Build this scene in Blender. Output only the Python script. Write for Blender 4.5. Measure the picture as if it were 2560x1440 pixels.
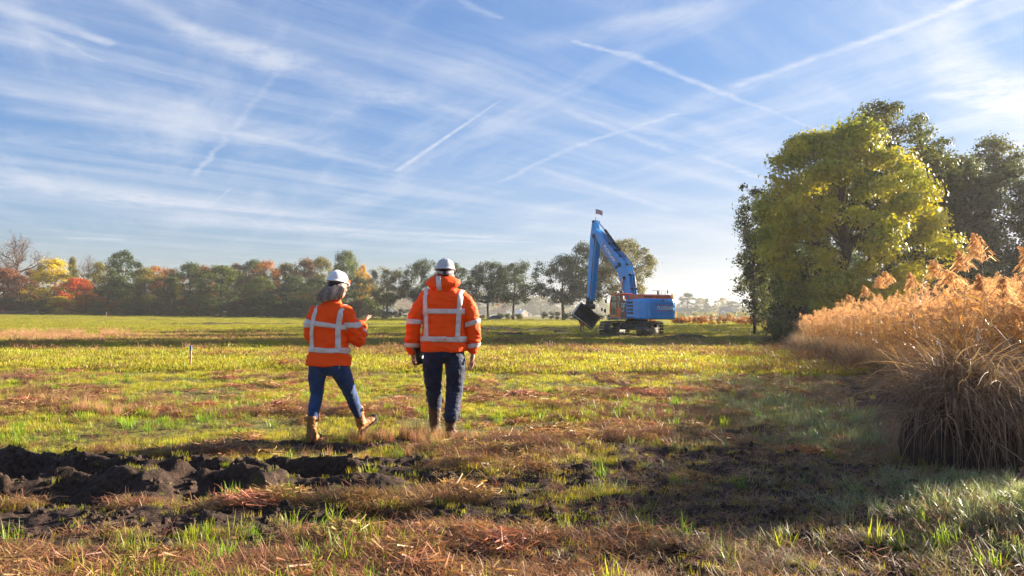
import bpy, bmesh, math, random
import numpy as np
from mathutils import Vector, Matrix, noise as mnoise
from mathutils.bvhtree import BVHTree

for _o in list(bpy.data.objects):
    bpy.data.objects.remove(_o)
random.seed(7)
RNG = np.random.default_rng(7)
scene = bpy.context.scene
COL = scene.collection
rad = math.radians

# ------------------------------------------------------------------ camera
F = 1707.0                      # focal length in photograph pixels (2560 wide)
CAM = Vector((0, 0, 1.3))
PITCH, ROLL = math.atan(66 / F), 0.008
cf = Vector((0, math.cos(PITCH), math.sin(PITCH)))
cu0 = Vector((0, -math.sin(PITCH), math.cos(PITCH)))
cr0 = Vector((1, 0, 0))
cr = cr0 * math.cos(ROLL) + cu0 * math.sin(ROLL)
cu = cu0 * math.cos(ROLL) - cr0 * math.sin(ROLL)
cam_data = bpy.data.cameras.new('camera')
cam = bpy.data.objects.new('camera', cam_data)
COL.objects.link(cam)
cam_data.sensor_width = 36
cam_data.lens = 24.0
cam_data.clip_end = 6000
cam_data.clip_start = 0.05
cam.matrix_world = Matrix((
    (cr.x, cu.x, -cf.x, CAM.x), (cr.y, cu.y, -cf.y, CAM.y), (cr.z, cu.z, -cf.z, CAM.z), (0, 0, 0, 1)))
scene.camera = cam

SUN_AZ, SUN_EL = 63.0, 15.0      # azimuth clockwise from +Y (straight ahead), elevation
SUN_POWER, SKY_POWER, EXPOSURE = 5.0, 0.05, 2.4
sd = Vector((math.sin(rad(SUN_AZ)) * math.cos(rad(SUN_EL)), math.cos(rad(SUN_AZ)) * math.cos(rad(SUN_EL)), math.sin(rad(SUN_EL))))
sun_l = bpy.data.lights.new('sun', 'SUN')
sun_l.energy = SUN_POWER
sun_l.angle = rad(0.6)
sun_l.color = (1.0, 0.86, 0.68)
sun = bpy.data.objects.new('sun', sun_l)
COL.objects.link(sun)
sun.rotation_euler = sd.to_track_quat('Z', 'Y').to_euler()
sun.location = (60, 30, 30)

scene.view_settings.view_transform = 'Standard'
scene.view_settings.look = 'None'
scene.view_settings.exposure = EXPOSURE
scene.view_settings.gamma = 1
scene.view_settings.use_curve_mapping = False
scene.render.engine = 'CYCLES'
cy = scene.cycles
cy.use_denoising = True
cy.denoiser = 'OPENIMAGEDENOISE'
cy.max_bounces = 8
cy.diffuse_bounces = 3
cy.glossy_bounces = 3
cy.transmission_bounces = 4
cy.transparent_max_bounces = 12
cy.volume_bounces = 1
cy.volume_max_steps = 64
cy.sample_clamp_indirect = 4

def ray(px, py):
    return cf + cr * ((px - 1280) / F) + cu * ((720 - py) / F)

def at(px, py, Y):
    d = ray(px, py)
    return CAM + d * (Y / d.y)

# ------------------------------------------------------------------ world: daylight sky, cirrus, old contrails
world = bpy.data.worlds.new('World')
scene.world = world
world.use_nodes = True
nt = world.node_tree
nt.nodes.clear()

class NT:
    """tiny node builder"""
    def __init__(s, tree):
        s.t = tree
    def n(s, typ, **kw):
        nd = s.t.nodes.new(typ)
        for k, v in kw.items():
            setattr(nd, k, v)
        return nd
    def link(s, a, b):
        s.t.links.new(a, b)
    def inp(s, sock, v):
        if isinstance(v, bpy.types.NodeSocket):
            s.t.links.new(v, sock)
        else:
            sock.default_value = v
    def math(s, op, a, b=0.0, c=0.0, clamp=False):
        nd = s.n('ShaderNodeMath', operation=op, use_clamp=clamp)
        s.inp(nd.inputs[0], a); s.inp(nd.inputs[1], b)
        if op in ('MULTIPLY_ADD', 'WRAP', 'SMOOTH_MIN', 'SMOOTH_MAX'):
            s.inp(nd.inputs[2], c)
        return nd.outputs[0]
    def vmath(s, op, a, b=(0, 0, 0), scale=None):
        nd = s.n('ShaderNodeVectorMath', operation=op)
        s.inp(nd.inputs[0], a)
        if op != 'SCALE' and op not in ('LENGTH', 'NORMALIZE'):
            s.inp(nd.inputs[1], b)
        if scale is not None:
            s.inp(nd.inputs['Scale'], scale)
        return nd.outputs['Value'] if op in ('DOT_PRODUCT', 'LENGTH', 'DISTANCE') else nd.outputs['Vector']
    def comb(s, x, y, z=0.0):
        nd = s.n('ShaderNodeCombineXYZ')
        s.inp(nd.inputs[0], x); s.inp(nd.inputs[1], y); s.inp(nd.inputs[2], z)
        return nd.outputs[0]
    def noise(s, vec, scale, detail=4, rough=0.55, dist=0.0, color=False):
        nd = s.n('ShaderNodeTexNoise')
        if vec is not None:
            s.link(vec, nd.inputs['Vector'])
        nd.inputs['Scale'].default_value = scale
        nd.inputs['Detail'].default_value = detail
        nd.inputs['Roughness'].default_value = rough
        nd.inputs['Distortion'].default_value = dist
        return nd.outputs['Color' if color else 'Fac']
    def smooth(s, v, a, b, to0=0.0, to1=1.0):
        nd = s.n('ShaderNodeMapRange', interpolation_type='SMOOTHSTEP')
        s.inp(nd.inputs[0], v)
        s.inp(nd.inputs[1], a); s.inp(nd.inputs[2], b)
        nd.inputs[3].default_value = to0; nd.inputs[4].default_value = to1
        return nd.outputs[0]
    def mix(s, f, a, b, blend='MIX'):
        nd = s.n('ShaderNodeMix', data_type='RGBA', blend_type=blend)
        s.inp(nd.inputs[0], f)
        s.inp(nd.inputs[6], a); s.inp(nd.inputs[7], b)
        return nd.outputs[2]

W = NT(nt)
tc = W.n('ShaderNodeTexCoord')
dirv = W.vmath('NORMALIZE', tc.outputs['Generated'])
sep = W.n('ShaderNodeSeparateXYZ')
W.link(dirv, sep.inputs[0])
zc = W.math('MAXIMUM', sep.outputs[2], 0.035)
P = W.comb(W.math('DIVIDE', sep.outputs[0], zc), W.math('DIVIDE', sep.outputs[1], zc))
# wobble of the high winds
wob = W.noise(P, 1.1, 3, 0.6, color=True)
wobv = W.vmath('SCALE', W.vmath('SUBTRACT', wob, (0.5, 0.5, 0.5)), scale=0.16)
wob2 = W.vmath('SCALE', W.vmath('SUBTRACT', W.noise(P, 7.0, 3, 0.65, color=True), (0.5, 0.5, 0.5)), scale=0.05)
PW = W.vmath('ADD', W.vmath('ADD', P, wobv), wob2)

def pl(px, py):
    d = ray(px, py)
    return (d.x / d.z, d.y / d.z)

acc = None
def contrail(x0, y0, x1, y1, w0, w1, k, fade0=0.06, fade1=0.06, straight=False):
    """an old condensation trail between two points of the sky"""
    global acc
    a, b = pl(x0, y0), pl(x1, y1)
    L = math.hypot(x1 - x0, y1 - y0)
    nx, ny = -(y1 - y0) / L, (x1 - x0) / L
    ab = (b[0] - a[0], b[1] - a[1])
    lab = math.hypot(*ab)
    def wd(x, y, w):
        q, p0 = pl(x + nx * w, y + ny * w), pl(x, y)
        return abs((q[0] - p0[0]) * ab[1] - (q[1] - p0[1]) * ab[0]) / lab
    W0, W1 = wd(x0, y0, w0), wd(x1, y1, w1)
    pa = W.vmath('SUBTRACT', P if straight else PW2, (a[0], a[1], 0))
    t = W.math('DIVIDE', W.vmath('DOT_PRODUCT', pa, (ab[0], ab[1], 0)), lab * lab)
    dv = W.vmath('DOT_PRODUCT', pa, (-ab[1] / lab, ab[0] / lab, 0))
    # width grows like the photograph's perspective: linear in 1/depth -> exponential in t
    wt = W.math('MULTIPLY', W.math('POWER', W1 / W0, W.math('MINIMUM', W.math('MAXIMUM', t, 0.0), 1.0)), W0)
    r = W.math('DIVIDE', W.math('ABSOLUTE', dv), wt)
    m = W.smooth(r, 1.25, 0.0, 0.0, k * (.98 if max(w0, w1) > 12 else .86))
    e = W.math('MULTIPLY', W.smooth(t, -fade0 * .2, fade0), W.smooth(t, 1 + fade1 * .2, 1 - fade1))
    m = W.math('MULTIPLY', m, e)
    acc = m if acc is None else W.math('ADD', acc, W.math('MULTIPLY', m, W.math('SUBTRACT', 1.0, acc, clamp=True)))

PW2 = W.vmath('ADD', P, W.vmath('SCALE', W.vmath('SUBTRACT', W.noise(P, 3.0, 6, 0.68, color=True), (0.5, 0.5, 0.5)), scale=0.13))
contrail(250, -60, 470, 75, 30, 26, .50)
contrail(440, 60, 760, 185, 34, 44, .68, .1, .2)
contrail(560, 90, 1010, 262, 60, 46, .38, .2, .2)
contrail(900, 225, 1400, 330, 34, 30, .34, .2, .3)
contrail(1250, 300, 1900, 485, 26, 12, .34, .2, .1)
contrail(-60, -10, 280, 112, 22, 12, .62)
contrail(60, 60, 260, 155, 14, 5, .38)
contrail(1425, 98, 1560, 138, 7, 9, .72, straight=False)
contrail(1550, 132, 1930, 280, 11, 7, .74, .03, .1)
contrail(1900, 268, 2060, 330, 6, 4, .36)
contrail(2440, -10, 2150, 112, 13, 10, .72, .02, .03)
contrail(2160, 107, 1815, 220, 11, 10, .62, .03, .1)
contrail(1900, 200, 1560, 330, 40, 30, .34, .2, .2)
contrail(1705, 280, 1440, 365, 6, 5, .55)
contrail(1440, 362, 1245, 458, 9, 5, .5)
contrail(988, 430, 1255, 248, 7, 4, .95, .02, .1, straight=True)
contrail(1330, 415, 1690, 530, 8, 10, .5)
contrail(485, 445, 610, 283, 9, 13, .5, .1, .05)
contrail(600, 290, 700, 175, 16, 10, .25)
contrail(522, 518, 578, 470, 3, 4, .5, straight=True)
contrail(1400, 270, 1700, 385, 10, 9, .5)
contrail(1700, 290, 1990, 420, 24, 40, .42, .2, .2)
contrail(1740, 385, 1940, 460, 8, 8, .55)
contrail(1130, -10, 1260, 48, 11, 8, .5)
contrail(-20, 448, 460, 520, 34, 30, .62, .1, .2)
contrail(180, 480, 830, 546, 26, 5, .62, .2, .05)
contrail(330, 535, 900, 580, 28, 16, .58, .3, .2)
contrail(620, 562, 1240, 594, 11, 5, .75, .2, .05)
contrail(860, 585, 1130, 606, 10, 9, .6, .1, .1)
contrail(1100, 600, 1350, 606, 4, 2.5, .55)
contrail(160, 594, 310, 599, 4, 4, .55)
contrail(-20, 222, 420, 290, 14, 16, .42, .1, .3)
contrail(-20, 265, 700, 360, 22, 26, .34, .1, .3)
contrail(300, 265, 990, 425, 18, 8, .38, .2, .1)
contrail(-20, 335, 560, 390, 30, 22, .30, .1, .3)
contrail(-20, 390, 560, 470, 16, 14, .22, .1, .3)
contrail(100, 110, 560, 320, 50, 22, .26, .3, .2)
contrail(1000, 250, 1260, 130, 40, 60, .28, .3, .3)
contrail(1250, 120, 1900, 10, 30, 30, .32, .3, .3)
contrail(1480, 60, 1850, 10, 22, 16, .34, .3, .3)
contrail(1600, 540, 2000, 640, 20, 26, .4, .3, .3)
contrail(1300, 560, 1850, 575, 22, 26, .28, .3, .3)
# bright bank below the sun
contrail(2330, -40, 2420, 190, 70, 90, .55, .3, .3)
contrail(2300, 130, 2600, 260, 60, 90, .80, .3, .1)
contrail(2290, 235, 2620, 250, 18, 40, .7, .2, .1)
contrail(2480, 200, 2800, 330, 110, 140, .8, .3, .1)

# thin streaky cirrus everywhere, two wind directions
def streak(ang, sx, sy, lo, hi, k, sc):
    mp = W.n('ShaderNodeMapping')
    mp.vector_type = 'TEXTURE'
    W.link(PW, mp.inputs[0])
    mp.inputs['Rotation'].default_value = (0, 0, ang)
    mp.inputs['Scale'].default_value = (sx, sy, 1)
    f = W.noise(mp.outputs[0], sc, 8, 0.62, 0.3)
    return W.smooth(f, lo, hi, 0, k)
d1 = (pl(1900, 480)[0] - pl(700, 175)[0], pl(1900, 480)[1] - pl(700, 175)[1])
a1 = math.atan2(d1[1], d1[0])
d2 = (pl(1250, 450)[0] - pl(1900, 200)[0], pl(1250, 450)[1] - pl(1900, 200)[1])
a2 = math.atan2(d2[1], d2[0])
s1 = streak(a1, 5.0, 0.8, .40, .70, .42, 1.0)
s2 = streak(a2, 3.5, 0.8, .44, .76, .38, 1.3)
veil = W.smooth(W.noise(P, 0.35, 4, 0.5), .25, .75, 0.02, .18)
cl = W.math('ADD', s1, s2)
cl = W.math('ADD', cl, veil)
glow0 = W.math('POWER', W.math('MAXIMUM', W.vmath('DOT_PRODUCT', dirv, tuple(sd)), 0.0), 4.0)
low = W.math('MULTIPLY', W.smooth(sep.outputs[2], 0.30, 0.0), W.smooth(W.vmath('DOT_PRODUCT', dirv, tuple(sd)), .3, .97, .0, .8))
cl = W.math('MULTIPLY', cl, W.smooth(sep.outputs[2], 0.02, 0.22, 0.25, 1.0))
brk = W.noise(P, 9.0, 7, 0.7)
cl2 = W.math('MULTIPLY', acc, W.math('MULTIPLY', W.smooth(brk, .25, .65, .35, .95), W.smooth(W.noise(P, 2.6, 5, .65), .3, .6, .55, 1.0)))
mask = W.math('SUBTRACT', 1.0, W.math('MULTIPLY', W.math('SUBTRACT', 1.0, cl, clamp=True), W.math('SUBTRACT', 1.0, cl2, clamp=True)))
mask = W.math('MAXIMUM', mask, 0.0)
mask = W.math('ADD', mask, W.math('MULTIPLY', W.math('SUBTRACT', 1.0, mask), low))
mask = W.math('MINIMUM', mask, 0.93)

sky = W.n('ShaderNodeTexSky', sky_type='NISHITA')
sky.sun_disc = False
sky.sun_elevation = rad(SUN_EL)
sky.sun_rotation = rad(SUN_AZ)
sky.altitude = 0
sky.air_density = 1.15
sky.dust_density = 1.0
sky.ozone_density = 2.2
toward = W.math('MAXIMUM', W.vmath('DOT_PRODUCT', dirv, tuple(sd)), 0.0)
glow = W.math('POWER', toward, 6.0)
ccol = W.mix(glow, (3.0, 3.15, 3.5, 1), (4.9, 4.8, 4.7, 1))
lum = W.vmath('DOT_PRODUCT', sky.outputs[0], (.25, .45, .3))
skyt = W.mix(W.smooth(sep.outputs[2], 0.0, 0.35), (.86, .95, 1.34, 1), (.44, .80, 1.26, 1))
skyc = W.mix(1.0, sky.outputs[0], skyt, 'MULTIPLY')
skyc = W.vmath('SCALE', skyc, scale=W.math('DIVIDE', 1.0, W.math('ADD', 1.0, W.math('MULTIPLY', lum, .27))))
out = W.mix(mask, skyc, ccol)
bg = W.n('ShaderNodeBackground')
W.link(out, bg.inputs[0])
bg.inputs[1].default_value = SKY_POWER
wo = W.n('ShaderNodeOutputWorld')
W.link(bg.outputs[0], wo.inputs[0])
world.cycles.sampling_method = 'MANUAL'
world.cycles.sample_map_resolution = 512

# ------------------------------------------------------------------ tags and mesh helpers
def tag(o, label=None, cat=None, group=None, kind=None):
    if label: o['label'] = label
    if cat: o['category'] = cat
    if group: o['group'] = group
    if kind: o['kind'] = kind
    return o

def empty(name, loc=(0, 0, 0), rz=0.0, label=None, cat=None, group=None):
    o = bpy.data.objects.new(name, None)
    o.empty_display_size = 0.2
    COL.objects.link(o)
    o.location = loc
    o.rotation_euler = (0, 0, rz)
    return tag(o, label, cat, group)

def link(name, me, m=None, parent=None, smooth=False):
    o = bpy.data.objects.new(name, me)
    COL.objects.link(o)
    if m is not None:
        me.materials.clear()
        me.materials.append(m)
    if parent is not None:
        o.parent = parent
    if smooth:
        me.polygons.foreach_set('use_smooth', [True] * len(me.polygons))
    return o

def mesh_np(name, verts, quads=None, tris=None):
    """fast mesh from numpy arrays"""
    me = bpy.data.meshes.new(name)
    v = np.asarray(verts, dtype=np.float32)
    me.vertices.add(len(v))
    me.vertices.foreach_set('co', v.ravel())
    loops, starts, totals, pos = [], [], [], 0
    if quads is not None and len(quads):
        q = np.asarray(quads, dtype=np.int32)
        loops.append(q.ravel()); starts.append(pos + np.arange(len(q)) * 4); totals.append(np.full(len(q), 4)); pos += len(q) * 4
    if tris is not None and len(tris):
        q = np.asarray(tris, dtype=np.int32)
        loops.append(q.ravel()); starts.append(pos + np.arange(len(q)) * 3); totals.append(np.full(len(q), 3)); pos += len(q) * 3
    lp = np.concatenate(loops)
    st = np.concatenate(starts)
    me.loops.add(len(lp))
    me.loops.foreach_set('vertex_index', lp.astype(np.int32))
    me.polygons.add(len(st))
    me.polygons.foreach_set('loop_start', st.astype(np.int32))
    me.update(calc_edges=True)
    return me

def fattr(me, name, data, dom='FACE'):
    a = me.attributes.new(name, 'FLOAT', dom)
    a.data.foreach_set('value', np.asarray(data, dtype=np.float32).ravel())

def mesh_py(name, verts, faces):
    me = bpy.data.meshes.new(name)
    me.from_pydata([tuple(v) for v in verts], [], faces)
    me.update()
    return me

class MB:
    """collects boxes, prisms and tubes into one mesh"""
    def __init__(s):
        s.v, s.f = [], []
    def add(s, v, f):
        n = len(s.v)
        s.v += [Vector(p) for p in v]
        s.f += [tuple(i + n for i in q) for q in f]
        return s
    def box(s, c, d, M=None):
        x, y, z = d[0] / 2, d[1] / 2, d[2] / 2
        v = [Vector((i * x, j * y, k * z)) for i in (-1, 1) for j in (-1, 1) for k in (-1, 1)]
        if M is not None: v = [M @ p for p in v]
        v = [p + Vector(c) for p in v]
        return s.add(v, [(0, 1, 3, 2), (4, 6, 7, 5), (0, 4, 5, 1), (2, 3, 7, 6), (0, 2, 6, 4), (1, 5, 7, 3)])
    def cbox(s, c, d, b=0.02, M=None):
        """box with chamfered edges"""
        x, y, z = d[0] / 2, d[1] / 2, d[2] / 2
        b = min(b, x * .9, y * .9, z * .9)
        v = []
        for i in (-1, 1):
            for j in (-1, 1):
                for k in (-1, 1):
                    v += [(i * (x - b), j * (y - b), k * z), (i * (x - b), j * y, k * (z - b)), (i * x, j * (y - b), k * (z - b))]
        bm = bmesh.new()
        for p in v: bm.verts.new(p)
        bmesh.ops.convex_hull(bm, input=bm.verts)
        bmesh.ops.dissolve_limit(bm, angle_limit=0.02, verts=bm.verts, edges=bm.edges)
        bm.verts.index_update()
        vv = [q.co.copy() for q in bm.verts]
        ff = [tuple(q.index for q in f.verts) for f in bm.faces]
        bm.free()
        if M is not None: vv = [M @ p for p in vv]
        return s.add([p + Vector(c) for p in vv], ff)
    def prism(s, prof, fn, a, b):
        """profile points (u,v), extruded from w=a to w=b by fn(u,v,w)"""
        n = len(prof)
        v = [fn(u, w_, a) for u, w_ in prof] + [fn(u, w_, b) for u, w_ in prof]
        f = [tuple(range(n))[::-1], tuple(range(n, 2 * n))] + [(i, (i + 1) % n, n + (i + 1) % n, n + i) for i in range(n)]
        return s.add(v, f)
    def tube(s, pts, r, n=8, cap=True):
        pts = [Vector(p) for p in pts]
        rs = r if isinstance(r, (list, tuple)) else [r] * len(pts)
        ref = None
        v, f = [], []
        for i, p in enumerate(pts):
            t = (pts[min(i + 1, len(pts) - 1)] - pts[max(i - 1, 0)]).normalized()
            if ref is None:
                ref = t.orthogonal().normalized()
            x = (ref - t * ref.dot(t)).normalized()
            ref = x
            y = t.cross(x)
            for k in range(n):
                a = 2 * math.pi * k / n
                v.append(p + (x * math.cos(a) + y * math.sin(a)) * rs[i])
        for i in range(len(pts) - 1):
            for k in range(n):
                f.append((i * n + k, i * n + (k + 1) % n, (i + 1) * n + (k + 1) % n, (i + 1) * n + k))
        if cap:
            f.append(tuple(range(n))[::-1]); f.append(tuple((len(pts) - 1) * n + k for k in range(n)))
        return s.add(v, f)
    def cyl(s, a, b, r, n=16):
        return s.tube([a, b], r, n)
    def ell(s, c, r, M=None, nu=16, nv=10):
        v, f = [], []
        for j in range(nv + 1):
            th = math.pi * j / nv
            for i in range(nu):
                ph = 2 * math.pi * i / nu
                p = Vector((r[0] * math.sin(th) * math.cos(ph), r[1] * math.sin(th) * math.sin(ph), r[2] * math.cos(th)))
                if M is not None: p = M @ p
                v.append(p + Vector(c))
        for j in range(nv):
            for i in range(nu):
                f.append((j * nu + i, (j + 1) * nu + i, (j + 1) * nu + (i + 1) % nu, j * nu + (i + 1) % nu))
        return s.add(v, f)
    def loft(s, rings, n=28, e=2.0, sub=4, cap=True):
        """rings: (x,y,z,rx,ry[,tilt axis dir])  horizontal elliptical sections, smoothly interpolated"""
        R = np.array([r[:5] for r in rings], float)
        m = len(R)
        out_ = []
        for i in range(m - 1):
            p0, p1, p2, p3 = R[max(i - 1, 0)], R[i], R[i + 1], R[min(i + 2, m - 1)]
            for k in range(sub):
                t = k / sub
                out_.append(.5 * ((2 * p1) + (-p0 + p2) * t + (2 * p0 - 5 * p1 + 4 * p2 - p3) * t * t + (-p0 + 3 * p1 - 3 * p2 + p3) * t ** 3))
        out_.append(R[-1])
        v, f = [], []
        for q in out_:
            for k in range(n):
                a = 2 * math.pi * k / n
                ca, sa = math.cos(a), math.sin(a)
                v.append((q[0] + q[3] * math.copysign(abs(ca) ** (2 / e), ca), q[1] + q[4] * math.copysign(abs(sa) ** (2 / e), sa), q[2]))
        for i in range(len(out_) - 1):
            for k in range(n):
                f.append((i * n + k, i * n + (k + 1) % n, (i + 1) * n + (k + 1) % n, (i + 1) * n + k))
        if cap:
            f.append(tuple(range(n))[::-1]); f.append(tuple((len(out_) - 1) * n + k for k in range(n)))
        return s.add(v, f)
    def limb(s, pts, rr, n=20, sub=5):
        """smooth tapered limb through joints; rr = radii or (rx, ry) pairs"""
        Pn = [Vector(p) for p in pts]
        R2 = [(r, r) if not isinstance(r, tuple) else r for r in rr]
        m = len(Pn)
        pp, qq = [], []
        for i in range(m - 1):
            p0, p1, p2, p3 = Pn[max(i - 1, 0)], Pn[i], Pn[i + 1], Pn[min(i + 2, m - 1)]
            for k in range(sub):
                t = k / sub
                pp.append(.5 * ((2 * p1) + (-p0 + p2) * t + (2 * p0 - 5 * p1 + 4 * p2 - p3) * t * t + (-p0 + 3 * p1 - 3 * p2 + p3) * t ** 3))
                qq.append((R2[i][0] * (1 - t) + R2[i + 1][0] * t, R2[i][1] * (1 - t) + R2[i + 1][1] * t))
        pp.append(Pn[-1]); qq.append(R2[-1])
        v, f = [], []
        for i, p in enumerate(pp):
            t = (pp[min(i + 1, len(pp) - 1)] - pp[max(i - 1, 0)]).normalized()
            x = Vector((1, 0, 0)); x = (x - t * x.dot(t))
            if x.length < .1: x = Vector((0, 1, 0)) - t * t.y
            x.normalize(); y = t.cross(x)
            for k in range(n):
                a = 2 * math.pi * k / n
                v.append(p + x * math.cos(a) * qq[i][0] + y * math.sin(a) * qq[i][1])
        for i in range(len(pp) - 1):
            for k in range(n):
                f.append((i * n + k, i * n + (k + 1) % n, (i + 1) * n + (k + 1) % n, (i + 1) * n + k))
        f.append(tuple(range(n))[::-1]); f.append(tuple((len(pp) - 1) * n + k for k in range(n)))
        s.add(v, f)
        s.ell(pp[0], (qq[0][0], qq[0][1], qq[0][0])); s.ell(pp[-1], (qq[-1][0], qq[-1][1], qq[-1][0]))
        return s
    def mesh(s, name='mesh'):
        return mesh_py(name, s.v, s.f)
    def build(s, name, m, parent=None, smooth=False):
        me = s.mesh(name)
        bm = bmesh.new(); bm.from_mesh(me)
        bmesh.ops.recalc_face_normals(bm, faces=bm.faces)
        bm.to_mesh(me); bm.free()
        return link(name, me, m, parent, smooth)
    def fused(s, name, m, parent, voxel=0.006, it=3, disp=None):
        """voxel-union everything collected into one continuous skin"""
        o = link(name, s.mesh(name))
        r = o.modifiers.new('r', 'REMESH'); r.mode = 'VOXEL'; r.voxel_size = voxel
        if it:
            q = o.modifiers.new('s', 'SMOOTH'); q.iterations = it; q.factor = .5
        dg = bpy.context.evaluated_depsgraph_get()
        me = bpy.data.meshes.new_from_object(o.evaluated_get(dg))
        old = o.data
        bpy.data.objects.remove(o)
        bpy.data.meshes.remove(old)
        me.name = name
        if disp:
            n = len(me.vertices)
            co = np.empty(n * 3, np.float32); me.vertices.foreach_get('co', co)
            no = np.empty(n * 3, np.float32); me.vertices.foreach_get('normal', no)
            co, no = co.reshape(-1, 3), no.reshape(-1, 3)
            co = co + no * disp(co)[:, None]
            me.vertices.foreach_set('co', co.astype(np.float32).ravel())
            me.update()
        return link(name, me, m, parent, True)

# ------------------------------------------------------------------ numpy noise
def _h(ix, iy, seed):
    n = (ix.astype(np.int64) * 374761393 + iy.astype(np.int64) * 668265263 + seed * 974634777) & 0xffffffff
    n = ((n ^ (n >> 13)) * 1274126177) & 0xffffffff
    n = n ^ (n >> 16)
    return (n & 0xffff) / 65535.0

def vn(x, y, seed=0):
    x = np.asarray(x, float); y = np.asarray(y, float)
    ix, iy = np.floor(x), np.floor(y)
    fx, fy = x - ix, y - iy
    fx, fy = fx * fx * (3 - 2 * fx), fy * fy * (3 - 2 * fy)
    a, b = _h(ix, iy, seed), _h(ix + 1, iy, seed)
    c, d = _h(ix, iy + 1, seed), _h(ix + 1, iy + 1, seed)
    return (a * (1 - fx) + b * fx) * (1 - fy) + (c * (1 - fx) + d * fx) * fy

def fbm(x, y, seed=0, o=4, g=.5):
    s, a, t = 0, 1.0, 0
    for i in range(o):
        s = s + a * vn(x * 2 ** i + 17.3 * i, y * 2 ** i - 9.1 * i, seed + i); t += a; a *= g
    return s / t

def sst(a, b, x):
    t = np.clip((np.asarray(x, float) - a) / (b - a), 0, 1)
    return t * t * (3 - 2 * t)

def vary(co, f1, f2, seed=0):
    """fold-like noise on a 3-D surface"""
    return fbm(co[:, 0] * f1 + co[:, 1] * f1 * .8, co[:, 2] * f2 + co[:, 1] * f1 * .4, seed, 3)
# ------------------------------------------------------------------ materials
def newmat(name):
    m = bpy.data.materials.new(name)
    m.use_nodes = True
    m.node_tree.nodes.clear()
    return m, NT(m.node_tree)

def finish(m, T, shader, disp=None):
    o = T.n('ShaderNodeOutputMaterial')
    T.link(shader, o.inputs[0])
    return m

def princ(T, col, rough=.6, metal=0.0, spec=.5, bump=None, bstr=.3, bdist=.02, **kw):
    p = T.n('ShaderNodeBsdfPrincipled')
    T.inp(p.inputs['Base Color'], col if isinstance(col, bpy.types.NodeSocket) else (*col[:3], 1))
    T.inp(p.inputs['Roughness'], rough)
    p.inputs['Metallic'].default_value = metal
    p.inputs['Specular IOR Level'].default_value = spec
    for k, v in kw.items():
        T.inp(p.inputs[k], v)
    if bump is not None:
        b = T.n('ShaderNodeBump')
        b.inputs['Strength'].default_value = bstr
        b.inputs['Distance'].default_value = bdist
        T.link(bump, b.inputs['Height'])
        T.link(b.outputs[0], p.inputs['Normal'])
    return p

def m_plain(name, col, rough=.6, metal=0.0, spec=.5, var=.25, scale=6.0, bstr=.15, bdist=.01, **kw):
    """a single-colour surface with uneven tone and fine relief"""
    m, T = newmat(name)
    c = T.n('ShaderNodeTexCoord').outputs['Object']
    n = T.noise(c, scale, 6, .65)
    a = tuple(x * (1 - var) for x in col[:3]) + (1,)
    b = tuple(min(1, x * (1 + var)) for x in col[:3]) + (1,)
    p = princ(T, T.mix(T.smooth(n, .3, .7), a, b), T.smooth(n, .2, .8, max(0, rough - .1), min(1, rough + .1)), metal, spec,
              T.noise(c, scale * 12, 4, .6), bstr, bdist, **kw)
    return finish(m, T, p.outputs[0])

def m_leaf(name, cols, rough=.5, trans=.45, attr=True, hue_scale=.25, spec=.2, dark=0.55):
    """leaf or grass: colours picked per leaf, light passing through"""
    m, T = newmat(name)
    if attr:
        a = T.n('ShaderNodeAttribute', attribute_name='tint').outputs['Fac']
    else:
        a = T.n('ShaderNodeObjectInfo').outputs['Random']
    n = T.noise(T.n('ShaderNodeTexCoord').outputs['Object'], hue_scale, 3, .6)
    f = T.math('ADD', T.math('MULTIPLY', a, .65), T.math('MULTIPLY', T.smooth(n, .3, .7), .35))
    r = T.n('ShaderNodeValToRGB')
    r.color_ramp.interpolation = 'LINEAR'
    el = r.color_ramp.elements
    while len(el) < len(cols): el.new(.5)
    for i, c in enumerate(cols):
        el[i].position = .12 + .76 * i / max(1, len(cols) - 1)
        el[i].color = (*c, 1)
    T.link(f, r.inputs[0])
    col = r.outputs[0]
    d = princ(T, col, rough, 0, spec)
    t = T.n('ShaderNodeBsdfTranslucent')
    T.link(T.mix(1.0, col, (1.25, 1.15, .7, 1), 'MULTIPLY'), t.inputs[0])
    mx = T.n('ShaderNodeMixShader')
    mx.inputs[0].default_value = trans
    T.link(d.outputs[0], mx.inputs[1]); T.link(t.outputs[0], mx.inputs[2])
    return finish(m, T, mx.outputs[0])

def m_blade(name, base, tip, rough=.5, trans=.4, jit=.35, spec=.4):
    """blade of grass: root-to-tip colour plus a different tone per tuft"""
    m, T = newmat(name)
    h = T.n('ShaderNodeAttribute', attribute_name='tint').outputs['Fac']
    rnd = T.n('ShaderNodeObjectInfo').outputs['Random']
    c = T.mix(h, (*base, 1), (*tip, 1))
    hs = T.n('ShaderNodeHueSaturation')
    T.link(c, hs.inputs['Color'])
    T.link(T.math('ADD', T.math('MULTIPLY', rnd, .07), .465), hs.inputs['Hue'])
    T.link(T.math('ADD', T.math('MULTIPLY', T.math('FRACT', T.math('MULTIPLY', rnd, 13.7)), 2 * jit), 1 - jit), hs.inputs['Value'])
    d = princ(T, hs.outputs[0], rough, 0, spec)
    t = T.n('ShaderNodeBsdfTranslucent')
    T.link(T.mix(1.0, hs.outputs[0], (1.3, 1.2, .7, 1), 'MULTIPLY'), t.inputs[0])
    mx = T.n('ShaderNodeMixShader')
    mx.inputs[0].default_value = trans
    T.link(d.outputs[0], mx.inputs[1]); T.link(t.outputs[0], mx.inputs[2])
    return finish(m, T, mx.outputs[0])

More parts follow.
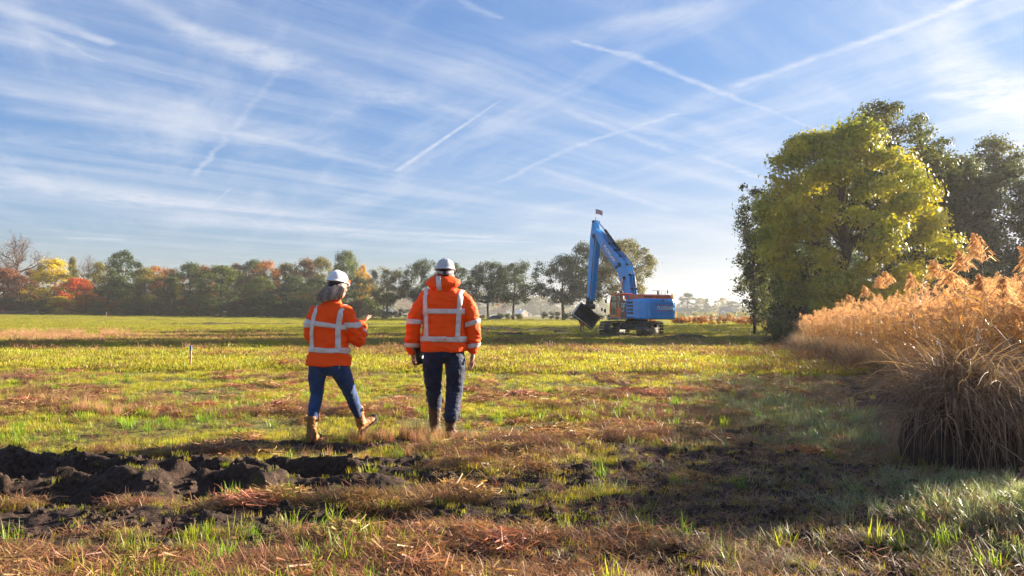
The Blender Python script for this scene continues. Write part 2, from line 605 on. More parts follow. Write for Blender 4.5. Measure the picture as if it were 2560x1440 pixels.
# ------------------------------------------------------------------ terrain
def terrain(x, y):
    x = np.asarray(x, float); y = np.asarray(y, float)
    d = np.hypot(x, y)
    zfar = -.16 + .58 * sst(-25, -150, x) + .12 * sst(10, 60, x)
    z = -.5 * sst(14, 46, y)
    z = z + (zfar + .5) * sst(85, 195, y)
    z = z + (fbm(x * .05, y * .05, 31, 3) - .5) * .25 * sst(8, 40, d)
    z = z + (fbm(x * .35, y * .35, 33, 2) - .5) * .10 * sst(3, 8, d)
    # frosty bank in the lower right corner
    z = z + .22 * np.exp(-(((x - 3.3) / .9) ** 2 + ((y - 4.0) / 1.0) ** 2))
    # ditch under the reeds
    z = z - .35 * sst(1.2, 3.0, x - edge(y)) * sst(9, 11, y) * sst(75, 60, y)
    return z

def edge(y):
    """foot of the reed bank"""
    y = np.asarray(y, float)
    return 11.8 + np.where(y > 28, .374, .30) * (y - 28)

def tz(x, y):
    return float(ground_h(np.array([x]), np.array([y]))[0][0])

def gpt(px, py, it=8):
    """point of the ground seen at a pixel of the photograph"""
    d = ray(px, py)
    z = 0.0
    for _ in range(it):
        t = (z - CAM.z) / d.z
        p = CAM + d * t
        z = float(terrain(p.x, p.y))
    return p

def scl(Y):
    return F / Y

# bare soil: (x, y, rx, ry, strength, warp)
def gp2(px, py):
    p = gpt(px, py)
    return p.x, p.y
SOIL = [(-3.6, 5.45, 2.6, .62, 1.3), (-5.6, 5.3, 1.6, .55, 1.2), (-2.3, 4.22, 1.8, .30, 1.25), (-.2, 4.35, 1.3, .28, .95), (-2.2, 3.72, 1.2, .16, .8), (.4, 3.6, .9, .2, .7),
        (2.2, 5.9, 1.7, 1.0, .86), (3.0, 5.2, 1.6, 1.0, .84), (1.6, 4.6, 1.4, .7, .8), (2.8, 7.6, 1.0, 1.0, .6), (.6, 5.2, 1.1, .35, .62), (3.8, 4.6, 1.6, .8, .8),
        (1.9, 3.5, 1.3, .5, .62), (-1.9, 6.75, 1.1, .2, .95), (-.9, 6.9, .9, .2, .6), (-4.3, 7.0, .9, .12, .5),
        (-12, 19.5, 3.6, 1.5, 1.05), (-7.5, 22.5, 3.2, .9, .8), (-9.5, 15.5, 1.0, .4, .6), (-3.5, 12.5, .5, .3, .55), (-3, 15, 1.0, .35, .5), (1.5, 17, .9, .3, .5)]
for (a_, b_, s_) in ((500, 811, 12), (620, 810, 12), (740, 810, 12), (860, 811, 12), (980, 812, 12)):
    q = gp2(a_, b_); SOIL.append((q[0], q[1], s_ * .75, 6, 1.2))
for (a_, b_, rx_, ry_) in ((1230, 822, 4, 5), (1290, 830, 4, 3.5), (1350, 824, 4, 4), (1420, 830, 5, 3), (1470, 836, 3, 2), (1130, 832, 3, 2.5), (1260, 838, 2.5, 2),
                           (1400, 820, 3, 2), (1730, 828, 3, 1.0), (1800, 829, 3, .9), (1850, 826, 2, .8), (1500, 842, 4, 1.4), (1640, 846, 4, 1.0),
                           (150, 792, 5, 3), (330, 800, 9, 2)):
    q = gp2(a_, b_); SOIL.append((q[0], q[1], rx_, ry_, 1.1))

def masks(x, y):
    """soil, straw and tall-lush weights of the meadow"""
    x = np.asarray(x, float); y = np.asarray(y, float)
    d = np.hypot(x, y)
    wx = x + (fbm(x * 1.3, y * 1.3, 5, 3) - .5) * 1.0
    wy = y + (fbm(x * 1.3, y * 1.3, 6, 3) - .5) * .8
    s = np.zeros_like(x)
    for (cx_, cy_, rx_, ry_, k) in SOIL:
        k_ = min(1.0, .35 * max(rx_, ry_))
        q = ((x + (wx - x) * k_ - cx_) / rx_) ** 2 + ((y + (wy - y) * k_ - cy_) / ry_) ** 2
        s = np.maximum(s, k * np.exp(-q * .9))
    mulch = np.exp(-((x - edge(y) + 1.0) / .8) ** 2) * sst(6, 8, y) * sst(34, 20, y)
    s = np.maximum(s, .62 * mulch)
    n = fbm(x * 2.2, y * 2.2, 11, 4)
    n2 = fbm(x * .55, y * .9, 12, 4)
    rut_ = sst(1.35, .55, ((x + 4.55 + .5 * (n - .5)) / 3.05) ** 4 + ((y - 5.36 + .25 * (n2 - .5) + .35 * (n - .5)) / (.74 - .30 * sst(-3.2, -1.4, x))) ** 2)
    s = np.maximum(s, rut_ * 1.6)
    soil = sst(.48, .66, s + (n - .5) * .8 + (n2 - .5) * .35 + .14 * sst(9, 5, d) + .06 * sst(20, 10, d))
    strip = fbm((x - .30 * y) * 1.15, y * .09, 48, 2) - .5
    straw = sst(.53, .67, n2 + (n - .5) * .50 + strip * .34)
    straw = straw * (1 - .35 * sst(60, 100, d))
    # thick hay in the lower left corner and along the reeds
    hay = 1.25 * np.exp(-(((x + 2.3) / 2.4) ** 2 + ((y - 3.25) / .75) ** 2))
    straw = np.maximum(straw, sst(.3, .7, hay + (n - .5) * .7))
    bank = sst(-2.4, -.7, x - edge(y) + (n - .5) * 1.6) * sst(70, 55, y)
    straw = np.maximum(straw, bank)
    return soil, straw * (1 - soil), n

def ground_h(x, y):
    x = np.asarray(x, float); y = np.asarray(y, float)
    z = terrain(x, y)
    soil, straw, n = masks(x, y)
    d = np.hypot(x, y)
    near = sst(45, 14, d)
    r1 = 1 - np.abs(2 * fbm(x * 1.7 + y * .8, y * 3.1 - x * .5, 21, 3) - 1)
    r2 = 1 - np.abs(2 * fbm(x * 5.5, y * 6.5, 22, 3) - 1)
    f = fbm(x * 18, y * 18, 23, 3)
    z = z + near * (fbm(x * 3, y * 3, 24, 3) - .5) * .06
    rut = np.exp(-(((x + 4.2) / 3.2) ** 4 + ((y - 5.36) / .70) ** 4))
    roll = 1 - (2 * fbm(x * .9 + 3 + .25 * y, y * 3.0 + .35 * x, 28, 2) - 1) ** 2 * 3.2
    roll2 = 1 - (2 * fbm(x * 1.7 - .9 * y, y * 2.6 + .9 * x, 29, 2) - 1) ** 2 * 3.2
    cut = sst(.50, .62, fbm(x * 3.2, y * 3.4, 35, 2))
    z = z + soil * near * rut * ((roll - .55) * .26 + (roll2 - .6) * .17 - cut * .05 + .02)
    z = z + soil * near * ((r1 - .62) * (.10 - .06 * rut) + (r2 - .6) * (.04 + .01 * rut) + (f - .5) * .022 - .05 * rut)
    z = z + straw * near * ((r2 - .55) * .08 + (f - .5) * .03 + .012)
    # heaps of dug earth beside the far ditch line
    far = soil * sst(40, 60, d)
    z = z + far * (fbm(x * .45, y * .45, 27, 3) - .35) * .9 * sst(130, 95, d)
    return z, soil, straw

# ------------------------------------------------------------------ ground sheet
def build_ground():
    r = np.concatenate([np.linspace(.3, 2.4, 14, endpoint=False), np.geomspace(2.4, 60, 520, endpoint=False), np.geomspace(60, 2600, 110)])
    fine = np.linspace(-50, 50, 900)
    coarse = np.linspace(50, 310, 60)[1:-1]
    ang = np.radians(np.concatenate([fine, coarse]))
    R_, A_ = np.meshgrid(r, ang, indexing='ij')
    x, y = R_ * np.sin(A_), R_ * np.cos(A_)
    z, soil, straw = ground_h(x, y)
    nr, na = x.shape
    v = np.stack([x, y, z], -1).reshape(-1, 3)
    i, j = np.meshgrid(np.arange(nr - 1), np.arange(na), indexing='ij')
    j2 = (j + 1) % na
    q = np.stack([i * na + j, i * na + j2, (i + 1) * na + j2, (i + 1) * na + j], -1).reshape(-1, 4)
    c = len(v)
    v = np.vstack([v, [[0, 0, 0]]])
    t = np.stack([np.full(na, c), (np.arange(na) + 1) % na, np.arange(na)], -1)
    me = mesh_np('ground', v, q[:, ::-1], t[:, ::-1][:, ::-1])
    fattr(me, 'soil', np.append(soil.ravel(), 0), 'POINT')
    fattr(me, 'straw', np.append(straw.ravel(), 0), 'POINT')
    m, T = newmat('meadow_ground')
    cc = T.n('ShaderNodeTexCoord').outputs['Object']
    so = T.n('ShaderNodeAttribute', attribute_name='soil').outputs['Fac']
    st = T.n('ShaderNodeAttribute', attribute_name='straw').outputs['Fac']
    n1 = T.noise(cc, 2.2, 6, .65); n2 = T.noise(cc, 26, 6, .7); n3 = T.noise(cc, .22, 5, .6)
    green = T.mix(T.smooth(n1, .3, .7), (.11, .12, .018, 1), (.22, .22, .035, 1))
    green = T.mix(T.smooth(n3, .35, .65), green, (.17, .17, .05, 1))
    green = T.mix(T.smooth(n2, .42, .62), green, (.045, .034, .018, 1))
    strw = T.mix(T.smooth(n2, .3, .7), (.10, .055, .028, 1), (.36, .21, .11, 1))
    mud = T.mix(T.smooth(n2, .3, .75), (.018, .011, .008, 1), (.075, .046, .032, 1))
    col = T.mix(st, green, strw)
    col = T.mix(so, col, mud)
    p = princ(T, col, .9, 0, .2, T.math('ADD', T.noise(cc, 60, 6, .7), T.math('MULTIPLY', n2, 2.0)), .7, .02)
    finish(m, T, p.outputs[0])
    o = link('ground', me, m, None, True)
    return tag(o, kind='structure', label='mown meadow of short green grass, straw and bare dark soil')
GROUND = build_ground()

# ------------------------------------------------------------------ scattered ground cover
PROTO = bpy.data.collections.new('ground_cover_sources')   # never linked to the scene
def blades(name, n, rad_, h, w, bend, mat, lay=0.0, seg=3, hvar=.5, seed=0, curl=0.0):
    """a tuft: n curved tapered blades"""
    g = np.random.default_rng(seed)
    V, Q, Tt = [], [], []
    for i in range(n):
        a = g.uniform(0, 2 * math.pi); rr = rad_ * math.sqrt(g.uniform())
        p = np.array([rr * math.cos(a), rr * math.sin(a), -.01 if lay < .6 else g.uniform(-.005, .03)])
        ba = g.uniform(0, 2 * math.pi)
        hh = h * (1 - hvar * g.uniform())
        tilt = g.normal(0, .25) + lay * g.uniform(.75, 1.1) * 1.45
        d = np.array([math.cos(ba), math.sin(ba), 0])
        side = np.array([-math.sin(ba), math.cos(ba), 0])
        ww = w * g.uniform(.6, 1.3)
        b = bend * g.uniform(.2, 1.4)
        base = len(V)
        th = tilt
        for k in range(seg + 1):
            t = k / seg
            wk = ww * (1 - t ** 1.6) if k < seg else 0
            V += [p - side * wk / 2, p + side * wk / 2] if k < seg else [p]
            Tt += [t, t] if k < seg else [1.0]
            th2 = th + b * (t + .3) + g.normal(0, curl)
            p = p + (d * math.sin(th2) + np.array([0, 0, math.cos(th2)])) * hh / seg
            if lay > .6: p[2] = max(p[2], .0)
        for k in range(seg - 1):
            Q.append((base + 2 * k, base + 2 * k + 1, base + 2 * k + 3, base + 2 * k + 2))
        k = seg - 1
        Q.append((base + 2 * k, base + 2 * k + 1, base + 2 * seg, base + 2 * seg))
    q4 = [q for q in Q if q[2] != q[3]]; t3 = [q[:3] for q in Q if q[2] == q[3]]
    me = mesh_np(name, np.array(V), np.array(q4) if q4 else None, np.array(t3))
    fattr(me, 'tint', Tt, 'POINT')
    me.materials.append(mat)
    return me

def proto(name, meshes):
    c = bpy.data.collections.new(name)
    for i, me in enumerate(meshes):
        o = bpy.data.objects.new('%s_%02d' % (name, i), me)
        c.objects.link(o)
    return c

def scatter(name, coll, pts, scale, mat=None, tilt=.12, rot=None, label=None, nvar=4, slope=True):
    """stuff: many small tufts set on points"""
    n = len(pts)
    me = bpy.data.meshes.new(name)
    me.vertices.add(n)
    me.vertices.foreach_set('co', np.asarray(pts, np.float32).ravel())
    if rot is None:
        rot = np.stack([RNG.normal(0, tilt, n), RNG.normal(0, tilt, n), RNG.uniform(0, 2 * math.pi, n)], -1)
    a = me.attributes.new('rot', 'FLOAT_VECTOR', 'POINT'); a.data.foreach_set('vector', rot.astype(np.float32).ravel())
    sc_ = np.asarray(scale, np.float32)
    if sc_.ndim == 1: sc_ = np.repeat(sc_[:, None], 3, 1)
    a = me.attributes.new('scl', 'FLOAT_VECTOR', 'POINT'); a.data.foreach_set('vector', sc_.ravel())
    a = me.attributes.new('idx', 'INT', 'POINT'); a.data.foreach_set('value', RNG.integers(0, nvar, n).astype(np.int32))
    o = link(name, me)
    g = bpy.data.node_groups.new(name, 'GeometryNodeTree')
    g.interface.new_socket('Geometry', in_out='INPUT', socket_type='NodeSocketGeometry')
    g.interface.new_socket('Geometry', in_out='OUTPUT', socket_type='NodeSocketGeometry')
    G = NT(g)
    gi, go = G.n('NodeGroupInput'), G.n('NodeGroupOutput')
    ci = G.n('GeometryNodeCollectionInfo')
    ci.inputs['Collection'].default_value = coll
    ci.inputs['Separate Children'].default_value = True
    ci.inputs['Reset Children'].default_value = True
    ip = G.n('GeometryNodeInstanceOnPoints')
    def named(nm, dt):
        x = G.n('GeometryNodeInputNamedAttribute', data_type=dt)
        x.inputs['Name'].default_value = nm
        return [s for s in x.outputs if s.enabled and s.name == 'Attribute'][0]
    G.link(gi.outputs[0], ip.inputs['Points'])
    G.link(ci.outputs[0], ip.inputs['Instance'])
    ip.inputs['Pick Instance'].default_value = True
    G.link(named('idx', 'INT'), ip.inputs['Instance Index'])
    er = G.n('FunctionNodeEulerToRotation')
    G.link(named('rot', 'FLOAT_VECTOR'), er.inputs[0])
    G.link(er.outputs[0], ip.inputs['Rotation'])
    G.link(named('scl', 'FLOAT_VECTOR'), ip.inputs['Scale'])
    G.link(ip.outputs[0], go.inputs[0])
    md = o.modifiers.new('scatter', 'NODES'); md.node_group = g
    return tag(o, label, None, None, 'stuff')

M_GREEN = m_blade('green_blade', (.10, .12, .010), (.46, .43, .05), .45, .5, .35, .35)
M_LUSH = m_blade('lush_blade', (.07, .13, .008), (.30, .42, .03), .42, .5, .3, .4)
M_DEW_LIFT = m_blade('dewy_blade_shade_lift', (.10, .15, .05), (.37, .43, .24), .45, .35, .35, .5)  # dewy green, its colour brightened further to lift the shade before the reeds
M_STRAW = m_blade('straw_strand', (.18, .085, .04), (.40, .22, .105), .55, .25, .35, .35)
M_DRY = m_blade('dry_blade', (.22, .11, .05), (.48, .29, .17), .55, .4, .35, .3)
M_DEAD_LIFT = m_blade('dead_blade_shade_lift', (.15, .095, .06), (.38, .26, .17), .6, .3, .45, .25)  # dead brown, colour lightened to lift the shade before the reeds

C_GREEN = proto('green_tuft', [blades('green_tuft', 26, .085, .085, .0048, .7, M_GREEN, seed=i) for i in range(4)])
C_LUSH = proto('lush_tuft', [blades('lush_tuft', 24, .06, .17, .007, 1.0, M_LUSH, seg=4, seed=10 + i) for i in range(4)])
C_FROST = proto('dewy_tuft', [blades('dewy_tuft', 20, .07, .19, .006, 1.7, M_DEW_LIFT, seg=5, seed=20 + i) for i in range(4)])
C_STRAW = proto('straw_litter', [blades('straw_litter', 40, .13, .11, .0045, .1, M_STRAW, lay=1.06, seg=3, seed=30 + i, curl=.12) for i in range(4)])
def heap(seed):
    g = np.random.default_rng(seed)
    V, Q = [], []
    Tt = []
    for i in range(120):
        a, r = g.uniform(0, 6.28), .16 * math.sqrt(g.uniform())
        p = np.array([r * math.cos(a), r * math.sin(a), .06 * (1 - (r / .17) ** 2) * g.uniform(.3, 1.1)])
        b, e = g.uniform(0, 6.28), g.normal(0, .3)
        d = np.array([math.cos(b) * math.cos(e), math.sin(b) * math.cos(e), math.sin(e)]) * g.uniform(.03, .075)
        s_ = np.cross(d, g.normal(size=3)); s_ = s_ / np.linalg.norm(s_) * .0035
        n0 = len(V); V += [p - d - s_, p - d + s_, p + d + s_ * .4, p + d - s_ * .4]; Q.append((n0, n0 + 1, n0 + 2, n0 + 3)); t = g.uniform(); Tt += [t] * 4
    me = mesh_np('straw_heap', np.array(V), np.array(Q)); fattr(me, 'tint', Tt, 'POINT'); me.materials.append(M_STRAW)
    return me
C_HEAP = proto('straw_heap', [heap(i) for i in range(4)])
C_DEAD = proto('dead_litter', [blades('dead_litter', 40, .13, .11, .004, .15, M_DEAD_LIFT, lay=1.05, seg=3, seed=70 + i, curl=.2) for i in range(4)])
C_DRY = proto('dry_tuft', [blades('dry_tuft', 46, .07, .34, .0045, .5, M_DRY, seg=4, seed=40 + i) for i in range(4)])
C_GPATCH = proto('green_patch', [blades('green_patch', 90, .36, .10, .011, .7, M_GREEN, seg=2, seed=50 + i) for i in range(4)])
C_SPATCH = proto('straw_patch', [blades('straw_patch', 70, .34, .20, .011, .3, M_STRAW, lay=.7, seg=2, seed=60 + i, curl=.1) for i in range(4)])

M_SOIL = m_plain('crumbly_soil', (.045, .028, .020), .9, 0, .25, .5, 14, .6, .01)
def clod(seed):
    bm = bmesh.new()
    bmesh.ops.create_icosphere(bm, subdivisions=2, radius=.03)
    for v in bm.verts:
        k = 1 + .6 * mnoise.noise(v.co * 38 + Vector((seed * 7, 0, 0))) + .35 * mnoise.noise(v.co * 90)
        v.co = Vector((v.co.x * 1.2, v.co.y, v.co.z * .75)) * k
    me = bpy.data.meshes.new('soil_clod'); bm.to_mesh(me); bm.free()
    me.materials.append(M_SOIL)
    return me
C_CLOD = proto('soil_clod', [clod(i) for i in range(4)])

def candidates(n, y0, y1, power=1.0, wide=.93, pad=2.2):
    """random places in the field of view, denser nearby"""
    u = RNG.uniform(size=n)
    y = y0 * (y1 / y0) ** u if power == 1.0 else (y0 ** (1 - power) + u * (y1 ** (1 - power) - y0 ** (1 - power))) ** (1 / (1 - power))
    x = RNG.uniform(-1, 1, n) * (wide * y + pad)
    z, soil, straw = ground_h(x, y)
    return x, y, z, soil, straw

def fill_field():
    rn = lambda n: RNG.uniform(size=n)
    # --- short turf, near
    x, y, z, soil, straw = candidates(125000, 2.6, 19)
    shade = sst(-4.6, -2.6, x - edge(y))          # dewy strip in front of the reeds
    den = fbm(x * 1.1, y * 1.1, 41, 3)
    g = (1 - soil * .985) * (1 - straw * .66) * (.12 + .85 * sst(.3, .62, den))
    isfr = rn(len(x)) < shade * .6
    k = (rn(len(x)) < g * (1 - .50 * shade)) & ~isfr & (x < edge(y) + .6)
    P_ = np.stack([x, y, z], -1)
    s = RNG.uniform(.38, .95, len(x)) * (.6 + .6 * den) * (1 + .25 * sst(7, 14, y))
    scatter('short_grass', C_GREEN, P_[k], s[k], label='short green blades of the meadow near the two walkers')
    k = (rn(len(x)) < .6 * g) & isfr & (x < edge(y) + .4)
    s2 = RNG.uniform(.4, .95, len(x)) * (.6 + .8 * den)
    scatter('dewy_grass', C_FROST, P_[k], s2[k], label='dewy grass by the reeds, made paler to lift their shade')
    # --- straw
    x, y, z, soil, straw = candidates(95000, 2.6, 19)
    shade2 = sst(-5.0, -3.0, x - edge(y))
    k = (rn(len(x)) < straw * .85 + .08 + .25 * shade2) & (rn(len(x)) > soil * np.where(x > -.8, .62, .985)) & (x < edge(y) + 1.5)
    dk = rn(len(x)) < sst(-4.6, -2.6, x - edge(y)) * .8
    P_ = np.stack([x, y, z + .004], -1)
    s = RNG.uniform(.5, 1.15, len(x))
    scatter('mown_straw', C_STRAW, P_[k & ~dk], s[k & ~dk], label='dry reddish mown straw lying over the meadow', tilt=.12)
    scatter('dead_straw', C_DEAD, P_[k & dk], s[k & dk], label='dead straw in front of the reed bank, lightened to lift the shade', tilt=.3)
    # --- raked-up little heaps of straw
    x, y, z, soil, straw = candidates(11000, 3.0, 42)
    hp = sst(.50, .62, fbm(x * .7, y * 1.0, 47, 3)) + .6 * straw
    k = (rn(len(x)) < hp * .42) & (rn(len(x)) > soil) & (x < edge(y) - .2)
    scatter('straw_heaps', C_HEAP, np.stack([x, y, z - .01], -1)[k], (RNG.uniform(.5, 1.3, len(x)) * (1 + y / 70))[k], label='small raked-up heaps of reddish brown straw', tilt=.1)
    # --- lush tufts
    x, y, z, soil, straw = candidates(9000, 2.6, 26)
    t = fbm(x * .8, y * .8, 43, 3)
    k = (rn(len(x)) < sst(.5, .68, t) * .8 + .05) & (rn(len(x)) > soil * .75) & (x < edge(y) - .9)
    P_ = np.stack([x, y, z], -1)
    s = RNG.uniform(.45, 1.1, len(x))
    scatter('lush_grass', C_LUSH, P_[k], s[k], label='taller bright green tufts of grass in the meadow')
    # --- sparse seedlings on bare soil
    x, y, z, soil, straw = candidates(30000, 2.8, 9)
    k = (soil > .4) & (rn(len(x)) < np.where(x < -1, .05, .2))
    scatter('seedling_grass', C_GREEN, np.stack([x, y, z], -1)[k], RNG.uniform(.3, .65, k.sum()), label='single green shoots coming up through the bare soil')
    # --- clods
    x, y, z, soil, straw = candidates(26000, 2.8, 24)
    k = (rn(len(x)) < soil * .75)
    s = RNG.gamma(1.6, .22, k.sum()) * (1 + .03 * y[k])
    scatter('soil_clods', C_CLOD, np.stack([x, y, z], -1)[k], np.clip(s, .12, 1.0), label='crumbs and clods of dark soil', tilt=1.5)
    # --- middle distance
    x, y, z, soil, straw = candidates(52000, 15, 62)
    g = (1 - soil * .9) * (1 - straw * .55)
    k = (rn(len(x)) < g) & (x < edge(y) + .3)
    P_ = np.stack([x, y, z], -1)
    s = RNG.uniform(.6, 1.3, len(x)) * (1 + y / 60)
    scatter('meadow_grass', C_GPATCH, P_[k], np.stack([s, s, s * .62 * (1.2 - sst(10, 60, y) * .4)], -1)[k], label='green grass of the middle of the meadow')
    k2 = (rn(len(x)) < straw * .8 + .05) & ~k & (rn(len(x)) > soil * .7) & (x < edge(y) + .8)
    scatter('meadow_straw', C_SPATCH, P_[k2], np.stack([s, s, s * .7], -1)[k2], label='straw lying over the middle of the meadow', tilt=.2)
    # --- far field
    x, y, z, soil, straw = candidates(42000, 58, 200)
    k = (rn(len(x)) < (1 - soil * .9)) & (x < edge(np.minimum(y, 60)) + .5 + (y > 60) * 30)
    s = RNG.uniform(1.2, 2.4, len(x)) * (1 + y / 150)
    scatter('far_grass', C_GPATCH, np.stack([x, y, z], -1)[k], np.stack([s, s, s * .32], -1)[k], label='grass of the far part of the meadow')
    # --- standing dry tufts: band across the middle left, and strays
    pts, sc_ = [], []
    for _ in range(5200):
        px = random.gauss(330, 330) if random.random() < .75 else random.uniform(-60, 1100)
        py = random.gauss(842, 9)
        if not (-150 < px < 1100 and 824 < py < 872): continue
        if float(fbm(px * .018, py * .05, 77, 3)) < .42: continue
        q = gpt(px, py)
        pts.append((q.x, q.y, q.z)); sc_.append(random.uniform(.5, 1.25) * (1.25 if px < 320 else .85))
    for (px, py, n_, sp, s0) in ((250, 1040, 26, .28, .75), (1030, 1100, 34, .33, .7), (1085, 1116, 20, .3, .55), (980, 1110, 16, .25, .7), (160, 1010, 12, .3, .6), (560, 1010, 8, .3, .5), (930, 1150, 10, .25, .5)):
        q = gpt(px, py)
        for _ in range(n_):
            a, b = random.gauss(0, sp), random.gauss(0, sp * .5)
            pts.append((q.x + a, q.y + b, tz(q.x + a, q.y + b))); sc_.append(s0 * random.uniform(.5, 1.1))
    scatter('dry_grass_tufts', C_DRY, np.array(pts), np.array(sc_), label='standing tufts of dry reddish grass', tilt=.2)
    # strays of dry grass at the foot of the reeds
    n = 2600
    y = 5.5 * (58 / 5.5) ** RNG.uniform(size=n)
    x = edge(y) + RNG.normal(.75, .3, n)
    z = ground_h(x, y)[0]
    s = RNG.uniform(.6, 1.5, n) * (1 + y / 40)
    cdd = proto('dead_tuft', [blades('dead_tuft', 50, .10, .42, .0055, .7, M_DEAD_LIFT, seg=4, seed=80 + i) for i in range(4)])
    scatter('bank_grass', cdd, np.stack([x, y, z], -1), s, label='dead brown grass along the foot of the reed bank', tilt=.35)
fill_field()

# dewy long grass on the bank in the lower right corner
def corner_grass():
    n = 2300
    x = RNG.normal(3.45, .65, n); y = RNG.normal(4.0, .8, n)
    k = (y > 2.8) & (x > 2.0) & (y < 5.4)
    x, y = x[k], y[k]
    z = ground_h(x, y)[0]
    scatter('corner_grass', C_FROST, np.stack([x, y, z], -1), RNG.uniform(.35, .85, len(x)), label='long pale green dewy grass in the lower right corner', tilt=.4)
corner_grass()
# ------------------------------------------------------------------ trees
M_BARK = m_plain('bark', (.075, .055, .04), .9, 0, .2, .4, 3, .6, .03)
M_BARK_PALE = m_plain('pale_bark', (.30, .27, .23), .85, 0, .2, .35, 3, .5, .03)

def leaf_cloud(centres, radii, n_each, size, seed, squash=.8, inner=.45, updown=0.0, zs=1.0, jit=.55):
    """diamond leaves spread over the outside of many clumps"""
    g = np.random.default_rng(seed)
    c = np.repeat(centres, n_each, 0); r = np.repeat(radii, n_each)
    ci = np.repeat(g.uniform(size=len(centres)), n_each)
    n = len(c)
    d = g.normal(size=(n, 3)); d /= np.linalg.norm(d, axis=1)[:, None]
    d[:, 2] = np.abs(d[:, 2]) * np.where(g.uniform(size=n) < .72, 1, -1)
    rad_r = r * (inner + (1 - inner) * g.uniform(size=n) ** .5) * (1 + .25 * g.normal(size=n))
    p = c + d * rad_r[:, None] * np.array([1, 1, squash])
    nrm = d + g.normal(size=(n, 3)) * jit
    nrm /= np.linalg.norm(nrm, axis=1)[:, None]
    t = np.cross(nrm, g.normal(size=(n, 3))); t /= np.linalg.norm(t, axis=1)[:, None]
    b = np.cross(nrm, t)
    s = size * g.uniform(.6, 1.3, n)[:, None]
    dn = np.array([0, 0, -1.0]) * s * updown
    t = t * np.array([1, 1, zs]); b = b * np.array([1, 1, zs])
    v = np.stack([p - t * s, p - b * s * .55 + dn * .3, p + t * s + dn, p + b * s * .55 + dn * .3], 1).reshape(-1, 3)
    q = np.arange(n * 4).reshape(-1, 4)
    tint = np.clip(.55 * ci + .45 * g.uniform(size=n), 0, 1)
    return v, q, tint

def crown_points(kind, n, seed):
    """clump centres inside a crown one metre high and one metre half-wide"""
    g = np.random.default_rng(seed)
    out = []
    lob = [g.uniform(0, 6.28) for _ in range(5)]
    while len(out) < n:
        a = g.uniform(0, 2 * math.pi); h = g.uniform(); rr = g.uniform() ** .42
        if kind == 'round':
            prof = math.sin(math.pi * min(1, h * .92 + .08) ** .8) ** .55; z = .28 + .70 * h
        elif kind == 'low':
            prof = (1 - h ** 2.2) ** .6 * (.75 + .25 * math.sin(h * 3)); z = .06 + .92 * h
        elif kind == 'cone':
            prof = (1 - h) ** .8 * .95 + .05; z = .05 + .95 * h
        elif kind == 'umbrella':
            prof = .35 + .65 * math.sin(math.pi * h) ** .7; z = .29 + .69 * h
        else:
            prof = math.sin(math.pi * (h * .8 + .2)) ** .5; z = .18 + .8 * h
        prof *= 1 + .13 * math.sin(a * 2 + lob[0]) + .10 * math.sin(a * 3 + lob[1] + h * 5) + .10 * math.sin(h * 9 + lob[2])
        out.append((math.cos(a) * rr * prof * .86, math.sin(a) * rr * prof * .86, z))
    return np.array(out)

def limbs_mesh(name, pts, seed, r0=.045, fork=.3, nl=9, twigs=0, H=1.0, Wd=1.0, lean=0):
    """trunk with limbs that reach into the clumps"""
    g = random.Random(seed)
    mb = MB()
    top = .78
    tr = [Vector((lean * t * t + .02 * math.sin(t * 5 + seed), .02 * math.cos(t * 4 + seed) - .02, t * top * 1.0)) for t in (0, .12, .3, .5, .75, 1.0)]
    mb.tube([Vector((0, 0, -.04))] + tr, [r0 * 1.5, r0 * 1.25, r0, r0 * .85, r0 * .65, r0 * .4, r0 * .15], 8)
    idx = list(range(len(pts))); g.shuffle(idx)
    for k in idx[:nl]:
        c = Vector(pts[k])
        h = max(fork, min(c.z - .12 - g.random() * .15, .66))
        t = h / top
        s = Vector((lean * t * t, 0, h))
        mid = s.lerp(c, .5) + Vector((g.uniform(-.05, .05), g.uniform(-.05, .05), -.03 + .08 * g.random()))
        mb.tube([s, mid, c], [r0 * .42 * (1.2 - t), r0 * .26, r0 * .08], 5, False)
        for _ in range(twigs):
            q = mid.lerp(c, g.random())
            e = q + Vector((g.gauss(0, .11), g.gauss(0, .11), g.uniform(.0, .18)))
            mb.tube([q, q.lerp(e, .5) + Vector((0, 0, .012)), e], [r0 * .13, r0 * .09, r0 * .03], 3, False)
            for _ in range(3):
                q2 = q.lerp(e, g.uniform(.3, 1)); e2 = q2 + Vector((g.gauss(0, .05), g.gauss(0, .05), g.uniform(0, .09)))
                mb.tube([q2, e2], [r0 * .07, r0 * .025], 3, False)
    me = mb.mesh(name)
    me.polygons.foreach_set('use_smooth', [True] * len(me.polygons))
    return me

_PROT = {}
def tree_proto(kind, var, leaf=.020, n=84, each=170, bare=False):
    key = (kind, var, bare)
    if key in _PROT: return _PROT[key]
    sd_ = sum(map(ord, kind)) * 31 + var * 7 + (5 if bare else 0)
    pts = crown_points(kind, n, sd_)
    g = np.random.default_rng(sd_)
    rr = g.uniform(.12, .23, n)
    if bare:
        v, q, t = leaf_cloud(pts, rr * 1.2, max(8, each // 9), leaf * .8, sd_, .6, .2, 0, .5)
    else:
        v, q, t = leaf_cloud(pts, rr * np.random.default_rng(3).uniform(.8, 1.25, n), each, leaf * 1.25, sd_, .40, .45, 0, .5)
    me = mesh_np('crown', v, q)
    fattr(me, 'tint', np.repeat(t, 1))
    me.materials.append(M_BARK)
    tm = limbs_mesh('trunk', pts, sd_, .04 if kind != 'umbrella' else .045, .3 if kind not in ('low', 'cone') else .1, 26 if bare else 12, 9 if bare else 0)
    tm.materials.append(M_BARK)
    _PROT[key] = (tm, me)
    return _PROT[key]

